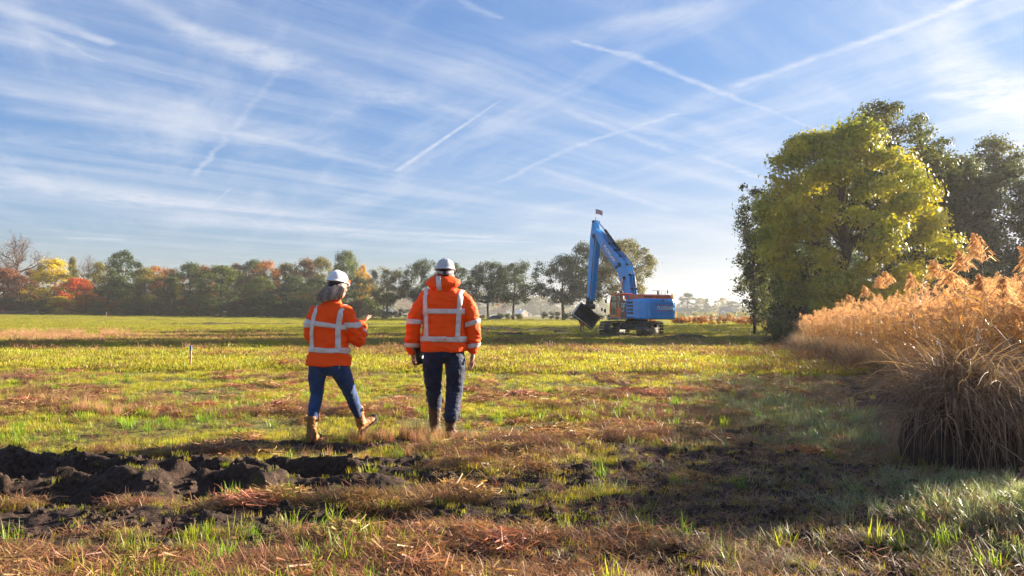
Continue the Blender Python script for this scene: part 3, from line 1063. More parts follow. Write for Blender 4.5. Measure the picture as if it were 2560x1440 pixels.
LEAF = {
    'green': m_leaf('green_leaves', [(0.041, 0.064, 0.014), (0.087, 0.116, 0.023), (0.151, 0.168, 0.034)], spec=.08, trans=.38),
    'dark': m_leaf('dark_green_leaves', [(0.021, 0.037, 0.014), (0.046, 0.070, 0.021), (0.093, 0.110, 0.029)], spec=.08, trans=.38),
    'olive': m_leaf('olive_leaves', [(0.070, 0.075, 0.023), (0.151, 0.145, 0.034), (0.220, 0.174, 0.041)], spec=.08, trans=.38),
    'yellow': m_leaf('yellow_leaves', [(0.255, 0.232, 0.018), (0.522, 0.397, 0.016), (0.679, 0.460, 0.021)], spec=.08, trans=.38),
    'orange': m_leaf('orange_leaves', [(0.186, 0.082, 0.023), (0.355, 0.146, 0.027), (0.502, 0.230, 0.031)], spec=.08, trans=.38),
    'red': m_leaf('red_leaves', [(0.355, 0.073, 0.021), (0.648, 0.125, 0.031), (0.627, 0.261, 0.031)], spec=.08, trans=.38),
    'brown': m_leaf('brown_leaves', [(0.082, 0.052, 0.026), (0.174, 0.098, 0.034), (0.278, 0.151, 0.046)], spec=.08, trans=.38),
    'rust': m_leaf('rusty_leaves', [(0.093, 0.034, 0.023), (0.186, 0.070, 0.034), (0.255, 0.116, 0.046)], spec=.08, trans=.38),
    'mist': m_leaf('haze_tinted_leaves', [(0.116, 0.139, 0.070), (0.197, 0.197, 0.082), (0.344, 0.303, 0.124)], spec=.08, trans=.38),  # distance haze painted into the leaf colour as a paler tone
    'gold': m_leaf('golden_leaves', [(0.232, 0.151, 0.018), (0.470, 0.282, 0.021), (0.627, 0.355, 0.031)], spec=.08, trans=.38),
}

def tree(px, x0, x1, ytop, Y, kind, col, label, var=0, group=None, bare=False, cat='tree', base=None, trunk=None):
    """a tree whose crown spans x0..x1 and reaches ytop in the photograph, standing at distance Y"""
    g = at(px, 780, Y)
    z = float(terrain(g.x, Y)) - .05
    if base is not None: z = base
    Ht = at(px, ytop, Y).z - z
    half = (x1 - x0) / 2 / scl(Y) * (1.6 if kind == 'low' else 1.2)
    e = empty('tree', (at((x0 + x1) / 2 * .3 + px * .7, 780, Y).x, Y, z), random.uniform(0, 6.28), label, cat, group)
    tm, cm = tree_proto(kind, var, bare=bare)
    for nm, me, m in (('trunk', tm, trunk or M_BARK), ('crown', cm, LEAF[col])):
        o = bpy.data.objects.new(nm, me)
        COL.objects.link(o)
        o.parent = e
        o.scale = (half / .86, half / .86, Ht / 1.06)
        o.material_slots[0].link = 'OBJECT'
        o.material_slots[0].material = m
    return e

GW = 'trees of the autumn wood on the left'
# (trunk px, x0, x1, top, distance, shape, colour, label, variant, bare)
WOOD = [
    (40, -25, 104, 590, 196, 'round', 'rust', 'tall half-bare reddish tree at the far left edge of the wood', 0, True),
    (-40, -120, 20, 600, 205, 'round', 'rust', 'reddish tree cut off by the left edge of the photo', 1, True),
    (5, -40, 60, 668, 188, 'low', 'rust', 'low rusty brown tree under the tall half-bare tree', 0, False),
    (78, 45, 125, 672, 200, 'low', 'brown', 'dark brown tree between the half-bare tree and the yellow tree', 1, False),
    (132, 92, 178, 643, 186, 'low', 'yellow', 'bright yellow tree left of the red tree', 2, False),
    (190, 156, 228, 692, 180, 'low', 'red', 'small bright red tree beside the yellow tree', 0, False),
    (178, 158, 202, 638, 205, 'cone', 'olive', 'slim pointed olive tree rising behind the red tree', 0, False),
    (216, 182, 256, 640, 210, 'round', 'brown', 'bare grey-twigged tree behind the red tree', 2, True),
    (212, 196, 238, 698, 192, 'low', 'yellow', 'yellow-green bush-like tree touching the right of the red tree', 1, False),
    (245, 220, 275, 652, 196, 'low', 'olive', 'brownish green tree between the red tree and the tall dark one', 2, False),
    (306, 262, 352, 622, 188, 'round', 'dark', 'tall dark green tree standing above the left half of the wood', 0, False),
    (296, 262, 335, 700, 184, 'low', 'dark', 'dark lower tree in front of the tall dark green one', 0, False),
    (360, 322, 400, 668, 178, 'low', 'olive', 'grey-green round tree just right of the tall dark one', 1, False),
    (252, 236, 268, 740, 176, 'low', 'orange', 'small orange-leaved sapling at the wood edge', 0, False),
    (287, 272, 302, 752, 175, 'low', 'orange', 'little pinkish orange bush tree below the tall dark tree', 1, False),
    (385, 350, 420, 660, 205, 'round', 'orange', 'orange-topped tree behind the grey-green round tree', 1, False),
    (425, 396, 455, 690, 184, 'low', 'green', 'tree with a yellowish right side at the wood edge', 2, False),
    (446, 436, 456, 706, 180, 'low', 'yellow', 'narrow yellow tree in the middle of the left wood', 1, False),
    (420, 400, 470, 668, 208, 'round', 'brown', 'brown tree behind the narrow yellow tree', 0, False),
    (470, 432, 520, 655, 202, 'low', 'dark', 'broad dark tree left of the big green one', 1, False),
    (500, 470, 545, 660, 212, 'round', 'brown', 'brown-green tree peeking over the wood left of the green oak', 2, False),
    (550, 505, 612, 660, 186, 'low', 'green', 'big round green tree with ivy-like foliage down to the field', 0, False),
    (585, 555, 625, 655, 205, 'round', 'brown', 'orange-brown tree behind the big round green tree', 0, False),
    (630, 600, 668, 645, 206, 'round', 'dark', 'dark tree at the left end of the highest part of the wood', 2, False),
    (662, 628, 704, 648, 200, 'round', 'orange', 'tree with an orange-brown dome above the middle of the wood', 0, False),
    (650, 612, 690, 690, 180, 'low', 'green', 'green tree with brown shoulders in front of the orange dome', 1, False),
    (625, 606, 645, 685, 190, 'low', 'brown', 'small light brown tree left of the shouldered green tree', 2, False),
    (712, 680, 752, 652, 204, 'round', 'olive', 'olive tree right of the orange-brown dome', 1, False),
    (730, 690, 775, 688, 178, 'low', 'dark', 'dark tree on the field edge left of the woman in the helmet', 2, False),
    (760, 728, 796, 644, 198, 'low', 'brown', 'brownish tree rising left of the white helmet', 1, False),
    (800, 770, 836, 638, 206, 'round', 'olive', 'thin-topped pale olive tree above the white helmet', 2, False),
    (790, 760, 830, 690, 182, 'low', 'dark', 'dark tree partly hidden behind the woman', 0, False),
    (862, 828, 902, 620, 200, 'round', 'green', 'highest green tree at the right end of the wood', 1, False),
    (848, 822, 880, 690, 184, 'low', 'green', 'low green tree just behind the woman\'s right shoulder', 2, False),
    (905, 888, 926, 658, 190, 'round', 'gold', 'golden orange tree at the right end of the wood', 0, False),
    (892, 868, 926, 690, 186, 'low', 'dark', 'dark tree under the golden orange one', 1, False),
    (922, 905, 948, 690, 192, 'umbrella', 'olive', 'slight tree leaning from the right end of the wood', 1, False),
]
EDGE_ROW = [(20, 'rust', 'rusty shrub at the foot of the half-bare tree, far left'), (70, 'brown', 'brown shrub left of the yellow tree at the field edge'),
            (112, 'olive', 'olive shrub under the left side of the yellow tree'), (150, 'yellow', 'yellow shrub at the foot of the yellow tree'),
            (214, 'orange', 'orange shrub just right of the red tree\'s foot'), (236, 'olive', 'olive shrub between the red tree and the orange sapling'),
            (322, 'olive', 'olive shrub at the foot of the tall dark green tree'), (345, 'green', 'green shrub under the grey-green round tree, left side'),
            (376, 'olive', 'olive shrub under the grey-green round tree, right side'), (402, 'brown', 'brown shrub left of the narrow yellow tree'),
            (440, 'olive', 'olive shrub right below the narrow yellow tree'), (462, 'brown', 'brown shrub just above the blue-topped stake'),
            (492, 'green', 'green shrub at the left foot of the big round green tree'), (520, 'olive', 'olive shrub in front of the big round green tree'),
            (575, 'green', 'green shrub at the right foot of the big round green tree'), (602, 'brown', 'brown shrub between the big round tree and the shouldered one'),
            (634, 'olive', 'olive shrub at the left foot of the shouldered green tree'), (668, 'green', 'green shrub under the orange-brown dome tree'),
            (700, 'dark', 'dark shrub left of the dark tree beside the woman'), (742, 'dark', 'dark shrub just left of the woman\'s left shoulder'),
            (775, 'olive', 'olive shrub hidden behind the woman\'s left sleeve'), (812, 'green', 'green shrub behind the woman\'s grey hair'),
            (868, 'olive', 'olive shrub right of the woman\'s right shoulder'), (896, 'brown', 'brown shrub above the woman\'s raised hand')]
for i, (px, colr, lab) in enumerate(EDGE_ROW):
    hh = 24 + (i * 37) % 30
    WOOD.append((px, px - 22 - i % 9, px + 22 + i % 7, 784 - hh, 174, 'low', colr, lab, i % 3, False))
for i, w in enumerate(WOOD):
    px, x0, x1, yt, Y, kd, colr, lab, var, bare = w
    tree(px, x0, x1, yt, Y, kd, colr, lab, var, GW, bare, trunk=M_BARK_PALE if i % 7 == 3 else None)

GR = 'broad green trees along the road'
for w in [
    (966, 926, 1012, 664, 178, 'umbrella', 'olive', 'first roadside tree, standing alone between the wood and the man', 0),
    (1052, 1012, 1100, 645, 182, 'umbrella', 'dark', 'roadside tree just left of the man\'s helmet', 1),
    (1140, 1096, 1186, 655, 184, 'umbrella', 'dark', 'roadside tree just right of the man\'s helmet', 2),
    (1222, 1166, 1268, 650, 182, 'umbrella', 'dark', 'roadside tree directly above the parked blue car', 3),
    (1284, 1238, 1342, 648, 182, 'umbrella', 'dark', 'roadside tree right of the parked blue car', 0),
    (1407, 1342, 1466, 634, 176, 'umbrella', 'dark', 'large roadside tree left of the digger bucket', 1),
    (1478, 1424, 1540, 598, 180, 'umbrella', 'dark', 'tall roadside tree behind the digger arm', 2),
    (1566, 1506, 1630, 592, 178, 'umbrella', 'olive', 'tallest roadside tree behind the digger boom', 3),
]:
    tree(*w[:8], w[8], GR)

GF = 'far hazy trees beyond the road'
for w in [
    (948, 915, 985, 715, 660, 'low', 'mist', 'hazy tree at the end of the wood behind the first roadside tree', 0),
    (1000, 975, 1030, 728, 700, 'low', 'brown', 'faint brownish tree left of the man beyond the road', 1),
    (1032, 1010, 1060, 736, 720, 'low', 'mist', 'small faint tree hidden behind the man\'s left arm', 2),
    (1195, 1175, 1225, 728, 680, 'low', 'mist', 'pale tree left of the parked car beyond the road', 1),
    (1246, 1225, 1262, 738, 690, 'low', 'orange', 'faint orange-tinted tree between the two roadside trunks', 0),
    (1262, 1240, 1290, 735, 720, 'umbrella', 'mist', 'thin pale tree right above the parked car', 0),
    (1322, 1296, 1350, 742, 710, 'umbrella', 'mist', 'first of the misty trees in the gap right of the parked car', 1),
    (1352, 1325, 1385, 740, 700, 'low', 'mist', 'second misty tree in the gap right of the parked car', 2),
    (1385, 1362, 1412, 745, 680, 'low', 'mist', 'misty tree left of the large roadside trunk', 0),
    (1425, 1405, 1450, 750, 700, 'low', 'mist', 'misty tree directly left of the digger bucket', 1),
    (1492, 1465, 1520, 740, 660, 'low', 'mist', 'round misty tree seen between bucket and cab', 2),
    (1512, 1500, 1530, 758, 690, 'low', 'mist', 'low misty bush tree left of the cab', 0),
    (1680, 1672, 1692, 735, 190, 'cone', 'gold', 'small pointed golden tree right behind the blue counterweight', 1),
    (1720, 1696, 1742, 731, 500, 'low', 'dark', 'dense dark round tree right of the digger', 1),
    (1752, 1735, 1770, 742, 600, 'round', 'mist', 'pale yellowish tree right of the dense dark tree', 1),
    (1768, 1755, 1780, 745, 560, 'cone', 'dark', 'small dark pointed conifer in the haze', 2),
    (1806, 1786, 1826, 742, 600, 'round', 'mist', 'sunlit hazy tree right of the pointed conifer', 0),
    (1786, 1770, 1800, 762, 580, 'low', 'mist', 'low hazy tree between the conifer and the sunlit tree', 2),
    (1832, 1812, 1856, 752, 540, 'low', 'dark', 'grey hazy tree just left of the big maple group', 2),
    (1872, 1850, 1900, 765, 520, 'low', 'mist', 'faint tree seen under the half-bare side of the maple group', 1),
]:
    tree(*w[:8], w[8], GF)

# ---- the big trees on the right, built one by one
def big_tree(px, x0, x1, ytop, ybot, Y, col, label, seed, n=220, each=230, leaf=.13, kind='big', rmin=.75, rmax=1.35, depth=1.0, thin=1.0, rt=.45, base=None, hang=.35, cat='tree', inner=.6, skew=0):
    g = np.random.default_rng(seed)
    z0 = float(terrain(at(px, 780, Y).x, Y)) - .2
    cx_ = at((x0 + x1) / 2, 700, Y).x
    tx = at(px, 780, Y).x
    zt, zb = at(px, ytop, Y).z - z0, at(px, ybot, Y).z - z0
    hw = (x1 - x0) / 2 / scl(Y)
    pts = []
    lob = g.uniform(0, 6.28, 6)
    while len(pts) < n:
        d = g.normal(size=3); d /= np.linalg.norm(d)
        rr = g.uniform() ** (.16 if kind == 'big' else .45)
        az = math.atan2(d[1], d[0])
        lump = 1 + .13 * math.sin(3 * az + lob[0] + d[2] * 2) + .12 * math.sin(5 * d[2] + lob[1] + az) + .07 * math.sin(7 * az + lob[2])
        h = .5 + .5 * d[2] * rr
        w_ = 1.0
        if kind == 'big': w_ = (1.0 - (.30 if not skew else .48) * max(0, h - .5) / .5 - .10 * max(0, .25 - h) / .25)
        p = np.array([d[0] * rr * hw * lump * w_ - skew * max(0, h - .35), d[1] * rr * hw * depth * lump * w_, zb + (zt - zb) * h])
        if skew:            # many-lobed crown: clumps gather on big rounded boughs
            if not len(pts):
                lobes = []
                for k in range(26):
                    dd = np.array([math.cos(k * 2.4) * math.sqrt(max(0, 1 - (1 - 2 * (k + .5) / 26) ** 2)), math.sin(k * 2.4) * math.sqrt(max(0, 1 - (1 - 2 * (k + .5) / 26) ** 2)), 1 - 2 * (k + .5) / 26])
                    hh = .5 + .5 * dd[2] * .82
                    tp_ = 1 - .42 * max(0, hh - .5) / .5
                    q_ = g.uniform(.66, .80)
                    lobes.append((np.array([dd[0] * q_ * hw * tp_ - skew * max(0, hh - .35), dd[1] * q_ * hw * tp_, zb + (zt - zb) * hh]), dd))
            lc_, ld_ = lobes[int(g.integers(len(lobes)))]
            dv_ = g.normal(size=3); dv_ /= np.linalg.norm(dv_); dv_ = dv_ + ld_ * .7; dv_ /= np.linalg.norm(dv_)
            p = lc_ + dv_ * hw * g.uniform(.16, .30)
        pts.append(p)
    pts = np.array(pts)
    rr = g.uniform(rmin, rmax, n)
    # keep the clumps inside the span
    pts[:, 0] *= (hw - rmax * .6) / hw
    pts[:, 2] = np.clip(pts[:, 2], zb + .3, zt - rmax * .6)
    pts[:, 0] += cx_ - tx
    e = empty('tree', (tx, Y, z0), 0, label, cat, 'big trees behind the reed bank')
    v, q, t = leaf_cloud(pts, rr * thin ** .3, int(each), leaf, seed, .75, .35 if thin < 1 else inner, hang, 1.0, .38)
    me = mesh_np('crown', v, q); fattr(me, 'tint', t)
    link('crown', me, col, e)
    mb = MB()
    H = zt
    gg = random.Random(seed)
    tp = [Vector((gg.gauss(0, .12) * k, gg.gauss(0, .12) * k, H * .16 * k)) for k in range(6)]
    mb.tube([Vector((0, 0, -.5))] + tp, [rt * 1.4, rt * 1.15, rt, rt * .8, rt * .6, rt * .4, rt * .2], 10)
    for k in gg.sample(range(n), min(n, 46)):
        c = Vector(pts[k]); h = max(H * .14, min(c.z - 1.5 - 2.5 * gg.random(), H * .74))
        i = min(4, int(h / (H * .16))); f_ = h / (H * .16) - i
        s = tp[i].lerp(tp[i + 1], min(1, f_))
        m1 = s.lerp(c, .4) + Vector((gg.uniform(-.4, .4), gg.uniform(-.4, .4), .2 * gg.random()))
        m2 = s.lerp(c, .75) + Vector((gg.uniform(-.3, .3), gg.uniform(-.3, .3), .3 * gg.random()))
        mb.tube([s, m1, m2, c], [rt * .35, rt * .22, rt * .12, rt * .04], 5, False)
        for _ in range(5):
            a = m1.lerp(c, gg.random()); b = a + Vector((gg.gauss(0, .7), gg.gauss(0, .7), gg.uniform(-.2, .9)))
            mb.tube([a, a.lerp(b, .5) + Vector((0, 0, .05)), b], [rt * .09, rt * .06, rt * .02], 3, False)
    mb.build('trunk', M_BARK, e, True)
    return e
M_MAPLE = m_leaf('maple_leaves', [(.12, .16, .012), (.30, .32, .016), (.48, .43, .016), (.64, .47, .015)], trans=.32, hue_scale=.09)
M_OAKS = m_leaf('oak_leaves', [(.025, .042, .010), (.055, .075, .014), (.13, .12, .02)], trans=.45, hue_scale=.12, spec=.06)
M_WILL = m_leaf('willow_leaves', [(.03, .045, .018), (.06, .075, .028), (.10, .12, .03)], trans=.45, hue_scale=.12, spec=.06)
big_tree(2120, 1893, 2362, 322, 790, 50, M_MAPLE, 'huge yellow-green maple with scalloped foliage above the reeds', 101, n=230, each=330, leaf=.14, rmin=.7, rmax=1.25, hang=.5, inner=.78, skew=2.4)
big_tree(2230, 2036, 2395, 262, 640, 60, M_OAKS, 'dark oak whose crown tops the yellow-green maple', 102, n=210, each=170, leaf=.15, thin=.9, rt=.5)
big_tree(1886, 1824, 1960, 430, 812, 62, M_WILL, 'thin half-bare tree sticking out left of the maple', 103, n=150, each=70, leaf=.12, rmin=.45, rmax=1.0, thin=.8, rt=.13, kind='thin')
big_tree(2480, 2385, 2600, 338, 800, 64, M_OAKS, 'dark tall oak at the right edge of the photo', 104, n=150, each=150, leaf=.15, thin=.9, rt=.45)
big_tree(2400, 2305, 2500, 385, 820, 58, M_WILL, 'dark bushy tree between the maple and the right edge oak', 105, n=170, each=170, leaf=.14, rt=.3)
big_tree(2660, 2540, 2800, 360, 820, 60, M_OAKS, 'oak mostly outside the right edge of the photo', 106, n=120, each=150, leaf=.16, rt=.4)
big_tree(2010, 1925, 2110, 640, 835, 56, M_WILL, 'low dark shrub-like tree in the shade under the maple', 107, n=110, each=150, leaf=.12, rmin=.5, rmax=1.0, rt=.16, hang=.2)
big_tree(2330, 2180, 2500, 600, 860, 54, M_WILL, 'dark undergrowth tree behind the highest reeds', 108, n=130, each=150, leaf=.13, rmin=.6, rmax=1.1, rt=.16, hang=.2)
big_tree(1948, 1905, 2010, 700, 850, 66, M_OAKS, 'small dark tree at the foot of the maple beside the field', 109, n=60, each=140, leaf=.12, rmin=.5, rmax=.9, rt=.14, hang=.2)
# continuing tree row behind (casts the long shade across the field)
for i, (X, Y, hh) in enumerate(((36, 78, 18), (38, 90, 20), (42, 100, 21), (44, 112, 21), (50, 122, 20), (58, 68, 16), (62, 76, 16))):
    e = empty('tree', (X, Y, -.5), i * 1.3, 'one of the oaks of the row running on behind the maple group', 'tree', 'hidden rear oaks of the maple group')
    tm, cm = tree_proto('low', i % 3)
    for nm, me, m in (('trunk', tm, M_BARK), ('crown', cm, LEAF['dark'])):
        o = bpy.data.objects.new(nm, me); COL.objects.link(o); o.parent = e
        o.scale = (7, 7, hh); o.material_slots[0].link = 'OBJECT'; o.material_slots[0].material = m

# ---- bushes, hedges, undergrowth
def bush_row(name, x0, x1, ytop, ybase, Y, col, label, seed, cat='hedge', r=1.0, each=120, leaf=.10, depth=1.2, wav=.25, kind=None, step=.45):
    g = np.random.default_rng(seed)
    a, b = at(x0, ybase, Y), at(x1, ybase, Y)
    z0 = float(terrain((a.x + b.x) / 2, Y))
    H = (ybase - ytop) / scl(Y)
    L = b.x - a.x
    n = max(5, int(L / (r * step)))
    xs = g.uniform(a.x, b.x, n)
    hh = H * (1 - wav + wav * 1.6 * fbm(xs * .35, xs * 0, seed, 3))
    rows = max(1, int(H / (r * 1.1)))
    c, rr = [], []
    for x_, h_ in zip(xs, hh):
        for k in range(rows):
            zz = r * .45 + (h_ - r * .8) * (k + g.uniform()) / rows
            c.append((x_, g.normal(0, depth * .5), max(.1, zz))); rr.append(r * g.uniform(.55, 1.0))
    c = np.array(c)
    cx_ = (a.x + b.x) / 2
    c[:, 0] -= cx_
    c[:, 2] += terrain(c[:, 0] + cx_, np.full(len(c), Y)) - z0
    v, q, t = leaf_cloud(c, np.array(rr), each, leaf, seed, .8, .3)
    v[:, 2] = np.maximum(v[:, 2], -.3)
    me = mesh_np(name, v, q); fattr(me, 'tint', t)
    o = link(name, me, col)
    o.location = (cx_, Y, z0)
    return tag(o, label, cat if kind is None else None, None, kind)
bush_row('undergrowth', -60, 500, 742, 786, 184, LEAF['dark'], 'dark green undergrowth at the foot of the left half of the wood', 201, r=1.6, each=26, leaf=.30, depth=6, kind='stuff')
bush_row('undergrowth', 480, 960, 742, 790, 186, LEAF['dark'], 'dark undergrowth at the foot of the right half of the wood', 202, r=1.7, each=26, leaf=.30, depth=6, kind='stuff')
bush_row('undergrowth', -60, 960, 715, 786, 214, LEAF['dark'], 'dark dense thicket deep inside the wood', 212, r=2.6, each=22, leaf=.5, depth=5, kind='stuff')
bush_row('hedge', 930, 1070, 772, 796, 176, LEAF['olive'], 'low olive hedge left of the man', 203, r=.8, each=60, leaf=.16)
bush_row('hedge', 1150, 1222, 780, 796, 178, LEAF['olive'], 'low hedge behind the man and up to the parked car', 204, r=.7, each=60, leaf=.14)
bush_row('hedge', 1240, 1306, 781, 798, 178, LEAF['green'], 'low dark hedge right of the parked car', 205, r=.7, each=60, leaf=.14)
bush_row('hedge', 1348, 1455, 780, 801, 168, LEAF['green'], 'low dark hedge between the field entrance and the bucket', 206, r=.8, each=60, leaf=.14)
bush_row('hedge', 1455, 1600, 782, 803, 160, LEAF['green'], 'hedge seen behind the digger cab and bucket', 207, r=.8, each=50, leaf=.14)
bush_row('reed_strip', 1590, 1760, 787, 806, 132, LEAF['orange'], 'low orange-brown reed strip right behind the digger', 208, 'reeds', r=.55, each=60, leaf=.12, depth=2)
bush_row('reed_strip', 1756, 1930, 785, 808, 126, LEAF['orange'], 'orange-brown reed strip between the digger and the maple', 209, 'reeds', r=.55, each=60, leaf=.12, depth=2)
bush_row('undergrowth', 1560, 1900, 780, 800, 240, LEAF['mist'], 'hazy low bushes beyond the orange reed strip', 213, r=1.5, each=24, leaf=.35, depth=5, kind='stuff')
bush_row('bramble_bush', 1915, 1985, 770, 832, 46, M_WILL, 'dark bramble bush at the far end of the reed bank', 210, 'bush', r=.5, each=140, leaf=.07, depth=1.6)
# pale wood on the horizon
bush_row('distant_wood', 900, 1960, 764, 790, 900, LEAF['green'], 'pale distant wood on the horizon', 211, r=6.0, each=30, leaf=1.8, depth=14, kind='stuff', wav=.5)
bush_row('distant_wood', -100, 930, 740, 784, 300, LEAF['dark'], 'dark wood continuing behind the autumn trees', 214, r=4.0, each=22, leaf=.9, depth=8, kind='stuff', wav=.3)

# ------------------------------------------------------------------ reeds
M_RSTEM = m_plain('reed_stem', (.34, .22, .10), .5, 0, .4, .3, 5, .1)
M_RLEAF = m_leaf('reed_leaves', [(.09, .036, .016), (.35, .155, .045), (.52, .28, .075), (.40, .32, .05)], .35, .36, hue_scale=1.4, spec=.6)
M_PLUME = m_leaf('reed_plume', [(.26, .13, .08), (.44, .255, .16), (.60, .41, .28)], .7, .55, hue_scale=3)

def reed_geo(seed, H=2.3, plume=1.0, nleaf=9, lw=.024, wind=-.25, plen=.30, npl=70):
    """one common reed: returns stem, leaf and plume geometry"""
    g = random.Random(seed)
    lean = g.uniform(-.10, .10) + wind * .25
    az = g.uniform(-.6, .6)
    def axis(t):
        return Vector((lean * t * t * H * math.cos(az) + .02 * math.sin(t * 7 + seed), lean * t * t * H * math.sin(az), t * H))
    stem = MB().tube([axis(t / 6) for t in range(7)], [.0055, .005, .0048, .0042, .0036, .003, .002], 4, False)
    LV, LQ, LT = [], [], []
    def ribbon(p, d, L, w, bend, seg=4, roll=0.0):
        a = math.atan2(d.y, d.x); el = math.asin(max(-1, min(1, d.z)))
        tone = g.random()
        s0 = Vector((-math.sin(a), math.cos(a), roll)).normalized()
        b0 = len(LV)
        for k in range(seg + 1):
            t = k / seg
            ww = w * (1 - t) ** .6 * (.5 + min(1, t * 4) * .5) / 2
            LV.append(p - s0 * ww); LV.append(p + s0 * ww)
            dd = Vector((math.cos(a) * math.cos(el), math.sin(a) * math.cos(el), math.sin(el)))
            p = p + dd * (L / seg)
            el -= bend / seg
        for k in range(seg):
            LQ.append((b0 + 2 * k, b0 + 2 * k + 1, b0 + 2 * k + 3, b0 + 2 * k + 2)); LT.append(tone)
    for k in range(nleaf):
        t = .22 + .70 * (k + g.random() * .6) / nleaf
        a = az + math.pi + g.gauss(0, .9) if g.random() < .7 else g.uniform(0, 6.28)
        el = g.uniform(.2, 1.0)
        ribbon(axis(t), Vector((math.cos(a) * math.cos(el), math.sin(a) * math.cos(el), math.sin(el))), g.uniform(.28, .55), lw * g.uniform(.7, 1.3), g.uniform(.6, 2.4), 4, g.uniform(-.6, .6))
    nl = len(LQ)
    tip = axis(1.0)
    PV, PQ, PT = [], [], []
    if plume:
        da = az + math.pi + g.gauss(0, .4)
        droop = g.uniform(.3, .9)
        for k in range(npl):
            t = g.random()
            c = tip + Vector((math.cos(da) * droop * plen * t * t * .6, math.sin(da) * droop * plen * t * t * .6, plen * t * (1 - .35 * t * droop)))
            a = g.gauss(da, 1.1)
            L = plen * .55 * (1.1 - t) * g.uniform(.5, 1.1) + .02
            e1 = c + Vector((math.cos(a) * L * .5, math.sin(a) * L * .5, L * .35))
            e2 = e1 + Vector((math.cos(a) * L * .35, math.sin(a) * L * .35, -L * .35))
            s = Vector((g.gauss(0, 1), g.gauss(0, 1), g.gauss(0, 1))).normalized() * .0042
            b0 = len(PV)
            PV += [c - s * .3, c + s * .3, e1 + s, e1 - s, e2 + s * .8, e2 - s * .8]
            PQ += [(b0, b0 + 1, b0 + 2, b0 + 3), (b0 + 3, b0 + 2, b0 + 4, b0 + 5)]
            tn = g.random(); PT += [tn, tn]
    return stem, (LV, LQ, LT), (PV, PQ, PT)

def reed_bed():
    meshes = []
    for i in range(8):
        st, (LV, LQ, LT), (PV, PQ, PT) = reed_geo(300 + i, H=random.uniform(1.9, 2.25), plume=1, nleaf=11, lw=.028, npl=60)
        sv, sf = [tuple(v) for v in st.v], st.f
        n1, n2 = len(sv), len(sv) + len(LV)
        me = bpy.data.meshes.new('reed_source')
        me.from_pydata(sv + [tuple(v) for v in LV] + [tuple(v) for v in PV], [], list(sf) + [tuple(a + n1 for a in q) for q in LQ] + [tuple(a + n2 for a in q) for q in PQ])
        me.update()
        fattr(me, 'tint', [.5] * len(sf) + LT + PT)
        for m in (M_RSTEM, M_RLEAF, M_PLUME): me.materials.append(m)
        me.polygons.foreach_set('material_index', [0] * len(sf) + [1] * len(LQ) + [2] * len(PQ))
        meshes.append(me)
    c = proto('reed_source', meshes)
    n = 4700
    y = 7.2 * (60 / 7.2) ** RNG.uniform(size=n)
    off = .55 + 6.5 * RNG.uniform(size=n) ** 1.5
    x = edge(y) + off
    k = (x < .86 * y + 3.5)
    x, y, off = x[k], y[k], off[k]
    z = terrain(x, y)
    s = RNG.uniform(.82, 1.08, len(x)) * (.78 + .22 * sst(.4, 1.6, off)) * (.88 + .2 * fbm(x * .5, y * .5, 90, 2))
    s = s * .86 * (1 - .16 * sst(25, 55, y))
    w = 1 + .5 * sst(15, 50, y)
    scatter('reed_bed', c, np.stack([x, y, z], -1), np.stack([s * w, s * w, s], -1), label='dense bed of golden brown reeds with feathery plumes', tilt=.11, nvar=8)
reed_bed()

def single_reed(px, py, Y, seed, label, H=None, plen=.34, wind=-.25, nleaf=8, lw=.03):
    """a reed whose plume tip appears at (px, py)"""
    tip = at(px, py, Y)
    z = float(terrain(tip.x, Y))
    H = tip.z - z - plen * .8
    st, (LV, LQ, LT), (PV, PQ, PT) = reed_geo(seed, H=H, nleaf=nleaf, lw=lw, plen=plen, npl=230, wind=wind)
    e = empty('reed', (0, 0, 0), 0, label, 'reed', 'tall reeds standing above the bed')
    st.build('stem', M_RSTEM, e, True)
    me = mesh_py('leaf', LV, LQ); fattr(me, 'tint', LT); link('leaves', me, M_RLEAF, e)
    me = mesh_py('plume', PV, PQ); fattr(me, 'tint', PT); link('plume', me, M_PLUME, e)
    # stand the reed so that its plume reaches the place seen
    top = max(PV, key=lambda v: v.z)
    e.location = (tip.x - top.x, tip.y - top.y, z)
    return e
for args in [
    (2432, 592, 8.2, 401, 'tallest reed with a large drooping plume at the upper right', .42),
    (2392, 630, 8.8, 402, 'reed with a narrow plume left of the tallest reed', .34),
    (2546, 616, 7.8, 403, 'reed plume touching the right edge of the photo', .38),
    (2326, 652, 9.8, 404, 'reed plume third from the top right, above the bed', .34),
    (2362, 668, 9.2, 405, 'leaning fluffy plume right of the maple foliage', .34),
    (2214, 678, 12.0, 406, 'plume standing highest on the left slope of the reed bed', .34),
    (2272, 686, 11.0, 407, 'plume standing between the slope and the middle of the reed bed', .34),
    (2448, 690, 8.0, 408, 'small upright plume below the tallest reed', .26),
    (2196, 692, 12.6, 409, 'slim plume just left of the highest slope plume', .28),
    (2506, 700, 7.4, 410, 'plume low between the tallest reed and the right edge', .28),
    (2120, 735, 17.0, 411, 'plume sticking up at the lower left of the reed slope', .34),
    (2160, 716, 14.5, 412, 'plume midway up the left slope of the reed bed', .32),
]:
    single_reed(*args[:5], plen=args[5])

